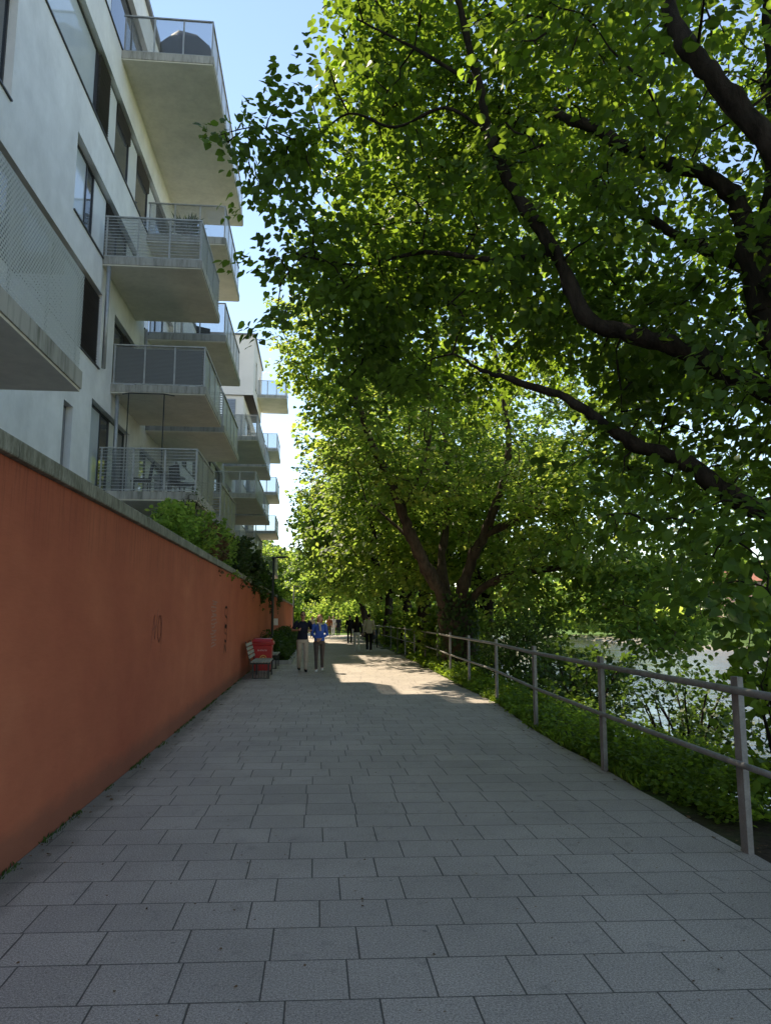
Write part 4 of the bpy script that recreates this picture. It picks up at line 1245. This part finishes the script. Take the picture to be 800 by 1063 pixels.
# ------------------------------------------------------------------ street furniture
def bench(name, lab, x0, y0, ln):
    """slatted bench along the wall, facing the river"""
    t = thing(name, lab, 'bench', (x0 + .3, y0 + ln / 2, 0), 'benches along the red wall')
    b = MB()
    for i in range(6): b.box(x0 + .12 + i * .085, x0 + .12 + i * .085 + .062, y0, y0 + ln, .42, .455)
    b.build('seat', M['wood_slat'], t, .004)
    b = MB()
    for i in range(4):
        z = .53 + i * .105
        b.obox((x0 + .075 - i * .028, y0 + ln / 2, z + .035), (.010, 0, .003), (0, ln / 2, 0), (-.011, 0, .037))
    b.build('backrest', M['wood_slat'], t, .004)
    for yl in (y0 + .14, y0 + ln - .2):
        for xx in (x0 + .15, x0 + .56):
            b = MB(); b.box(xx, xx + .035, yl, yl + .06, 0, .37); b.build('leg', M['iron'], t)
        b = MB(); b.box(x0 + .08, x0 + .63, yl, yl + .06, .372, .418); b.build('support', M['iron'], t)
        b = MB(); b.bar((x0 + .10, yl + .03, .42), (x0 - .035, yl + .03, .96), .028, .012); b.build('back_strut', M['iron'], t)
    b = MB()
    for i in range(6): b.box(x0 + .16 + i * .075, x0 + .172 + i * .075, y0 + .16, y0 + .175, .02, .37)
    b.box(x0 + .14, x0 + .6, y0 + .155, y0 + .18, .0, .02)
    b.build('end_grille', M['iron'], t)
    return t


bench('park_bench', 'slatted bench by the red wall, nearer one, in front of the red bin', -1.78, 20.0, 1.75)
bench('park_bench', 'slatted bench by the red wall just beyond the red bin', -1.78, 23.9, 1.75)

t = thing('litter_bin', 'square red plastic bin with overhanging lid, gold emblem and pale lettering by the wall', 'bin', (-1.48, 22.6, 0))
b = MB()
def frus(b, cx, cy, z0, z1, a0, a1, d0, d1):
    n = len(b.v)
    for (z, a_, d_) in ((z0, a0, d0), (z1, a1, d1)):
        b.v += [(cx - a_, cy - d_, z), (cx + a_, cy - d_, z), (cx + a_, cy + d_, z), (cx - a_, cy + d_, z)]
    for q in ((0, 3, 2, 1), (4, 5, 6, 7), (0, 1, 5, 4), (1, 2, 6, 5), (2, 3, 7, 6), (3, 0, 4, 7)):
        b.f.append(tuple(n + i for i in q)); b.sm.append(False)
bx, by = -1.52, 22.5
frus(b, bx, by, .06, .80, .235, .29, .26, .31); b.build('body', M['red_plastic'], t, .025)
b = MB(); frus(b, bx, by, .802, .90, .325, .325, .345, .345); frus(b, bx, by, .901, .985, .31, .25, .33, .27); b.build('lid', M['red_plastic'], t, .02)
b = MB(); b.tube([(bx - .3, by - .37, .87), (bx + .3, by - .37, .87)], .014, 8); b.build('handle', M['red_plastic'], t)
for xx in (-.22, .22):
    b = MB(); b.tube([(bx + xx - .03, by + .22, .09), (bx + xx + .03, by + .22, .09)], .09, 12); b.build('wheel', M['iron'], t)
def fy(z): return by - (.26 + (z - .06) / .74 * .05) - .004
b = MB()
for i in range(20):
    a0, a1 = 2 * PI * i / 20, 2 * PI * (i + 1) / 20
    for r0, r1 in ((.075, .10), (0.0, .045)):
        b.quad(*[(bx + .03 + r * math.cos(a_), fy(.42 + r * math.sin(a_)), .42 + r * math.sin(a_)) for r, a_ in ((r0, a0), (r1, a0), (r1, a1), (r0, a1))])
b.build('emblem', M['gold'], t)
b = MB()
xx = bx - .13
for i in range(8):
    wl_ = .024; z0, z1 = .630, .668
    b.quad((xx, fy(z0), z0), (xx + .007, fy(z0), z0), (xx + .007, fy(z1), z1), (xx, fy(z1), z1))
    if i % 3 != 1: b.quad((xx + .0072, fy(z1 - .008), z1 - .008), (xx + wl_, fy(z1 - .008), z1 - .008), (xx + wl_, fy(z1), z1), (xx + .0072, fy(z1), z1))
    if i % 2 == 0: b.quad((xx + .0072, fy(z0), z0), (xx + wl_, fy(z0), z0), (xx + wl_, fy(z0 + .008), z0 + .008), (xx + .0072, fy(z0 + .008), z0 + .008))
    xx += .036
b.build('lettering', M['white_print'], t)


def lamp(lab, x, y, h, arm):
    t = thing('street_lamp', lab, 'street lamp', (x, y, 0), 'street lamps by the wall')
    b = MB(); b.tube([(x, y, 0), (x, y, .5), (x, y, .52), (x, y, h)], [.075, .075, .055, .045], 10); b.build('pole', M['iron'], t)
    b = MB(); b.obox((x + arm / 2 - .02, y, h + .03), (arm / 2 + .05, 0, .02), (0, .10, 0), (-.001, 0, .03)); b.build('lamp_head', M['iron'], t, .015)
    b = MB(); b.obox((x + arm * .55, y, h + .005), (arm * .33, 0, .012), (0, .07, 0), (0, 0, .004)); b.build('diffuser', M['frame_light'], t)
    return t


t = lamp('dark street lamp with flat head, nearer one, standing in the planting bed', -1.66, 29.6, 3.93, .55)
b = MB(); b.box(-1.60, -1.44, 29.53, 29.54, 1.30, 1.56); b.build('notice_plate', M['white_print'], t)
lamp('dark street lamp farther away near the end of the red wall', -1.66, 58.0, 3.95, .55)

t = thing('litter_basket', 'small dark litter basket on a post where the railing bends, beside the man in beige', 'litter bin', (3.1, 40.2, 0))
b = MB(); b.tube([(3.1, 40.2, .45), (3.1, 40.2, .50), (3.1, 40.2, .95)], [.15, .19, .21], 12); b.build('basket', M['iron'], t)
b = MB(); b.tube([(3.33, 40.2, 0), (3.33, 40.2, 1.15)], .03, 8); b.build('post', M['iron'], t)

# ------------------------------------------------------------------ people
def solid(name, mat, voxel, fill, parent, sm=4):
    b = MB(); fill(b)
    me = b.mesh(name)
    o = bpy.data.objects.new(name, me); COL.objects.link(o)
    md = o.modifiers.new('r', 'REMESH'); md.mode = 'VOXEL'; md.voxel_size = voxel; md.use_smooth_shade = True
    s_ = o.modifiers.new('s', 'SMOOTH'); s_.factor = .5; s_.iterations = sm
    dg = bpy.context.evaluated_depsgraph_get()
    m2 = bpy.data.meshes.new_from_object(o.evaluated_get(dg))
    bpy.data.objects.remove(o); bpy.data.meshes.remove(me)
    m2.name = name; m2.materials.clear(); m2.materials.append(mat)
    m2.polygons.foreach_set('use_smooth', [True] * len(m2.polygons))
    c = bpy.data.objects.new(name, m2); COL.objects.link(c); c.parent = parent
    return c


def etube(b, pts, rx, ry, n=14):
    """upright loft of ellipses: rx across (x), ry in depth (y)"""
    base = len(b.v)
    for p, a_, d_ in zip(pts, rx, ry):
        for k in range(n):
            t_ = 2 * PI * k / n
            b.v.append((p[0] + a_ * math.cos(t_), p[1] + d_ * math.sin(t_), p[2]))
    for i in range(len(pts) - 1):
        for k in range(n):
            b.f.append((base + i * n + k, base + i * n + (k + 1) % n, base + (i + 1) * n + (k + 1) % n, base + (i + 1) * n + k)); b.sm.append(True)
    b.f.append(tuple(base + k for k in range(n))[::-1]); b.sm.append(False)
    e = base + (len(pts) - 1) * n
    b.f.append(tuple(e + k for k in range(n))); b.sm.append(False)


def lim(b, pts, rad): b.tube(pts, rad, 10)


def hand(b, w_, d, s):
    """palm and five curled fingers: w_ wrist, d direction, s side of the thumb (unit vector)"""
    w_, d, s = np.array(w_, float), np.array(d, float), np.array(s, float)
    d /= np.linalg.norm(d); s = s - d * (s @ d); s /= np.linalg.norm(s); nn = np.cross(d, s)
    lim(b, [w_, w_ + d * .04, w_ + d * .085], [.026, .034, .032])
    for i, L in enumerate((.068, .078, .072, .056)):
        o_ = w_ + d * .078 + s * (.030 - .020 * i)
        lim(b, [o_ - d * .02, o_ + d * L * .45 + nn * .006, o_ + d * L * .8 + nn * .022, o_ + d * L * .9 + nn * .040], [.0095, .009, .008, .0065])
    lim(b, [w_ + d * .02 + s * .018, w_ + d * .055 + s * .052 + nn * .008, w_ + d * .088 + s * .060 + nn * .02], [.013, .0105, .008])


def fig(lab, x, y, rot, height, skin, top, legs, hair, shoes, arms, stride=.16, longsleeve=False, longhair=False, female=False, jacket=False, extra=None, vox=.010, group=None, shades=False, cal=1.0):
    """a walking figure that faces -y before it is turned by rot; arms: ((elbow, wrist) right, left) in body coordinates"""
    s = height / 1.75
    t = thing('person', lab, 'person', (x, y, 0), group)
    t.rotation_euler = (0, 0, rot)
    f_ = .92 if female else 1.0
    sh = .185 * f_
    hipx = .095
    J = {}
    for i, sg in ((0, -1), (1, 1)):
        st_ = stride * sg
        J['hip', i] = np.array([hipx * sg, 0, .93]); J['knee', i] = np.array([hipx * sg * .95, -st_ * .55 - .03, .50 if st_ >= 0 else .50])
        J['ank', i] = np.array([hipx * sg * .9, -st_ + .02, .09 + (.035 if st_ < 0 else 0)])
        J['sho', i] = np.array([sh * sg, 0.0, 1.43]); J['elb', i] = np.array(arms[i][0]); J['wri', i] = np.array(arms[i][1])
    S = lambda a_: [tuple(np.array(q) * s) for q in a_]

    def body(b):
        etube(b, S([(0, 0, .90), (0, 0, 1.0), (0, 0, 1.12), (0, -.01, 1.28), (0, 0, 1.40), (0, .005, 1.46)]), np.array([.14, .15, .122 * f_, .145 * f_, .155 * f_, .07]) * s, np.array([.10, .105, .085, .105, .085, .055]) * s)
        lim(b, S([(0, .01, 1.42), (0, 0, 1.50), (0, -.01, 1.56)]), np.array([.062, .052, .05]) * s)
        b.ellip((0, -.012 * s, 1.645 * s), (.073 * s, .092 * s, .108 * s), 16, 12)
        b.ellip((0, -.045 * s, 1.585 * s), (.052 * s, .055 * s, .05 * s))
        lim(b, S([(0, -.098, 1.668), (0, -.118, 1.635), (0, -.108, 1.622)]), np.array([.009, .015, .012]) * s)
        for sg in (-1, 1): b.ellip((sg * .075 * s, 0, 1.64 * s), (.010 * s, .02 * s, .03 * s))
        for i in (0, 1):
            lim(b, S([J['hip', i], J['knee', i], J['ank', i]]), np.array([.078, .05, .036]) * s)
            lim(b, S([J['ank', i] + [0, .03, -.02], J['ank', i] + [0, -.14, -.05]]), np.array([.035, .03]) * s)
            lim(b, S([J['sho', i] * [.8, 1, 1], J['sho', i], J['elb', i], J['wri', i]]), np.array([.052, .052, .039, .027]) * s)
            d = J['wri', i] - J['elb', i]
            hand(b, J['wri', i] * s, d, np.array([-1.0 if i else 1.0, -.4, .8]))
    body_o = solid('body', skin, vox * .8, body, t, 2)
    p_ = body_o

    def topf(b):
        hem = .86 if jacket else (.93 if not female else .95)
        etube(b, S([(0, 0, hem), (0, 0, 1.0), (0, 0, 1.12), (0, -.01, 1.28), (0, 0, 1.40), (0, .008, 1.475)]), np.array([.165, .165, .142 * f_, .165 * f_, .172 * f_, .068]) * s * (1.06 if jacket else 1), np.array([.125, .125, .108, .125, .102, .062]) * s)
        for i in (0, 1):
            a_, e_, w_ = J['sho', i], J['elb', i], J['wri', i]
            if longsleeve: lim(b, S([a_ * [.78, 1, 1], a_, e_, e_ + (w_ - e_) * .93]), np.array([.066, .066, .053, .040]) * s)
            else: lim(b, S([a_ * [.78, 1, 1], a_, a_ + (e_ - a_) * .8]), np.array([.066, .068, .062]) * s)
    solid('jacket' if jacket else 'shirt', top, vox, topf, p_, 3)

    def legf(b):
        etube(b, S([(0, 0, .84), (0, 0, .95), (0, 0, 1.02)]), np.array([.15, .162, .15]) * s, np.array([.108, .12, .105]) * s)
        kw, aw_ = (.066, .058) if not female else (.058, .046)
        for i in (0, 1): lim(b, S([J['hip', i] + [0, 0, -.02], J['hip', i] * .5 + J['knee', i] * .5, J['knee', i], J['ank', i] + [0, 0, .0]]), np.array([.094, .08, kw, aw_]) * s)
    solid('trousers', legs, vox, legf, p_, 2)

    for i in (0, 1):
        def sf(b):
            a_ = J['ank', i]
            lim(b, S([a_ + [0, .045, -.045], a_ + [0, -.06, -.048], a_ + [0, -.17, -.058]]), np.array([.043, .043, .032]) * s)
            lim(b, S([a_ + [0, .02, .0], a_ + [0, .02, -.05]]), np.array([.043, .045]) * s)
        solid('shoe', shoes, .009, sf, p_, 1)

    def hairf(b):
        b.ellip((0, .018 * s, 1.675 * s), (.084 * s, .098 * s, .092 * s), 16, 10)
        if longhair: etube(b, S([(0, .085, 1.30), (0, .085, 1.45), (0, .06, 1.58), (0, .04, 1.68)]), np.array([.085, .11, .10, .08]) * s, np.array([.03, .045, .06, .06]) * s)
        elif female: etube(b, S([(0, .06, 1.50), (0, .055, 1.58), (0, .04, 1.66)]), np.array([.085, .095, .085]) * s, np.array([.035, .055, .06]) * s)
    solid('hair', hair, .009, hairf, p_, 2)
    if vox < .0099:
        b = MB()
        for sg in (-1, 1): b.ellip((sg * .030 * s, -.094 * s, 1.655 * s), (.011 * s, .008 * s, .007 * s), 8, 6)
        me_ = b.mesh('eyes'); me_.materials.append(M['frame']); o = bpy.data.objects.new('eyes', me_); COL.objects.link(o); o.parent = p_
        b = MB(); b.ellip((0, -.0965 * s, 1.588 * s), (.022 * s, .008 * s, .006 * s), 8, 6)
        me_ = b.mesh('mouth'); me_.materials.append(M['lips']); o = bpy.data.objects.new('mouth', me_); COL.objects.link(o); o.parent = p_
        if shades:
            b = MB()
            for sg in (-1, 1):
                b.ellip((sg * .034 * s, -.103 * s, 1.653 * s), (.027 * s, .008 * s, .020 * s), 12, 8)
                b.bar((sg * .06 * s, -.095 * s, 1.66 * s), (sg * .083 * s, 0.0, 1.655 * s), .004, .004)
            me_ = b.mesh('sunglasses'); me_.materials.append(M['coal']); o = bpy.data.objects.new('sunglasses', me_); COL.objects.link(o); o.parent = p_
    if extra: extra(p_, s)
    return t


def cloth(name, c, v=.2): return mottled(name, c, v, 9, .85, .2, .15, 120)


M['lips'] = cloth('lips', (.30, .10, .08))
M['skin'] = mottled('skin', (.46, .27, .19), .06, 9, .55, .35, 0, 60)
M['skin_b'] = mottled('skin_tan', (.40, .22, .15), .06, 9, .55, .35, 0, 60)
M['navy'] = cloth('navy_cloth', (.014, .017, .032)); M['beige'] = cloth('beige_cloth', (.42, .36, .28), .12); M['blue'] = cloth('blue_cloth', (.045, .11, .42), .15)
M['greyleg'] = cloth('taupe_cloth', (.085, .07, .065)); M['black'] = cloth('black_cloth', (.012, .012, .013)); M['white'] = cloth('white_cloth', (.62, .62, .62), .08)
M['hair_d'] = cloth('dark_hair', (.022, .014, .010), .3); M['hair_r'] = cloth('red_hair', (.30, .10, .045), .3); M['hair_b'] = cloth('fair_hair', (.26, .16, .08), .3)
M['rust'] = cloth('rust_cloth', (.30, .10, .05)); M['leather'] = cloth('dark_leather', (.03, .022, .018)); M['cream'] = cloth('cream_cloth', (.50, .45, .36), .1)

# right arm first (x negative), then left
fold = (((-.30, .02, 1.20), (-.16, -.24, 1.22)), ((.30, .03, 1.20), (.20, -.22, 1.20)))
clasp = (((-.235, .03, 1.14), (-.05, -.19, 1.00)), ((.235, .03, 1.14), (.05, -.20, 1.01)))
hang = (((-.235, .03, 1.14), (-.25, -.06, .90)), ((.235, .0, 1.14), (.25, -.10, .90)))


def scarf(p_, s):
    b = MB()
    for k_ in range(15):
        pass
    ring = [(.078 * s * math.cos(2 * PI * i / 14), .075 * s * math.sin(2 * PI * i / 14) - .005, 1.475 * s + .012 * math.sin(2 * PI * i / 14 * 2)) for i in range(15)]
    b.tube(ring, .026 * s, 8)
    b.tube([(.01, -.09 * s, 1.46 * s), (.02, -.135 * s, 1.38 * s), (.03, -.14 * s, 1.25 * s)], [.025, .032, .03], 8)
    me_ = b.mesh('scarf'); me_.materials.append(M['cream']); o = bpy.data.objects.new('scarf', me_); COL.objects.link(o); o.parent = p_


def bag(p_, s):
    b = MB(); b.obox((.22 * s, .06 * s, 1.02 * s), (.03, 0, 0), (0, .14, 0), (0, 0, .11))
    me_ = b.mesh('shoulder_bag'); me_.materials.append(M['white']); o = bpy.data.objects.new('shoulder_bag', me_); COL.objects.link(o); o.parent = p_
    bv = o.modifiers.new('b', 'BEVEL'); bv.width = .02; bv.segments = 2
    b = MB(); b.tube([(.21 * s, .05 * s, 1.12 * s), (.17 * s, .075 * s, 1.36 * s), (.10 * s, .02, 1.475 * s)], .012, 6)
    me_ = b.mesh('bag_strap'); me_.materials.append(M['leather']); o2 = bpy.data.objects.new('bag_strap', me_); COL.objects.link(o2); o2.parent = p_


fig('man in dark navy shirt, beige trousers and sunglasses walking towards the viewer', -.36, 22.7, .12, 1.77, M['skin_b'], M['navy'], M['beige'], M['hair_d'], M['black'], fold, .15, vox=.0095, shades=True)
fig('red-haired woman in bright blue top and pale scarf walking beside the man', .14, 22.6, -.06, 1.68, M['skin'], M['blue'], M['greyleg'], M['hair_r'], M['white'], clasp, -.13, True, False, True, extra=scarf, vox=.0095)
fig('long-haired woman in black with white trousers and a pale shoulder bag walking away', 1.95, 35.0, PI + .05, 1.66, M['skin'], M['black'], M['white'], M['hair_d'], M['white'], hang, .17, True, True, True, extra=bag, vox=.012)
fig('man in beige jacket and black trousers walking away beside the railing', 2.52, 35.0, PI - .05, 1.76, M['skin'], M['cream'], M['black'], M['hair_d'], M['white'], hang, -.16, True, False, False, True, vox=.012)
fig('person all in black walking away ahead of the couple with the shoulder bag', 2.15, 46.5, PI, 1.74, M['skin'], M['black'], M['black'], M['hair_d'], M['black'], hang, .18, True, vox=.016)
G = 'distant walkers at the end of the path'
fig('distant walker in dark blue coat, rightmost of the far group', 2.05, 66, PI, 1.70, M['skin'], M['navy'], M['navy'], M['hair_d'], M['black'], hang, .16, True, False, False, True, vox=.02, group=G)
fig('distant walker in white shirt and pale trousers at the end of the path', 1.6, 66, 0, 1.72, M['skin'], M['white'], M['white'], M['hair_b'], M['black'], hang, -.16, True, vox=.02, group=G)
fig('distant walker in rust-coloured top at the end of the path', 1.22, 64, 0, 1.70, M['skin'], M['rust'], M['greyleg'], M['hair_d'], M['black'], hang, .16, True, vox=.02, group=G)
fig('distant walker with fair hair half hidden between the man and the woman in front', -.22, 60, 0, 1.70, M['skin'], M['beige'], M['navy'], M['hair_b'], M['black'], hang, .14, True, False, True, vox=.02, group=G)
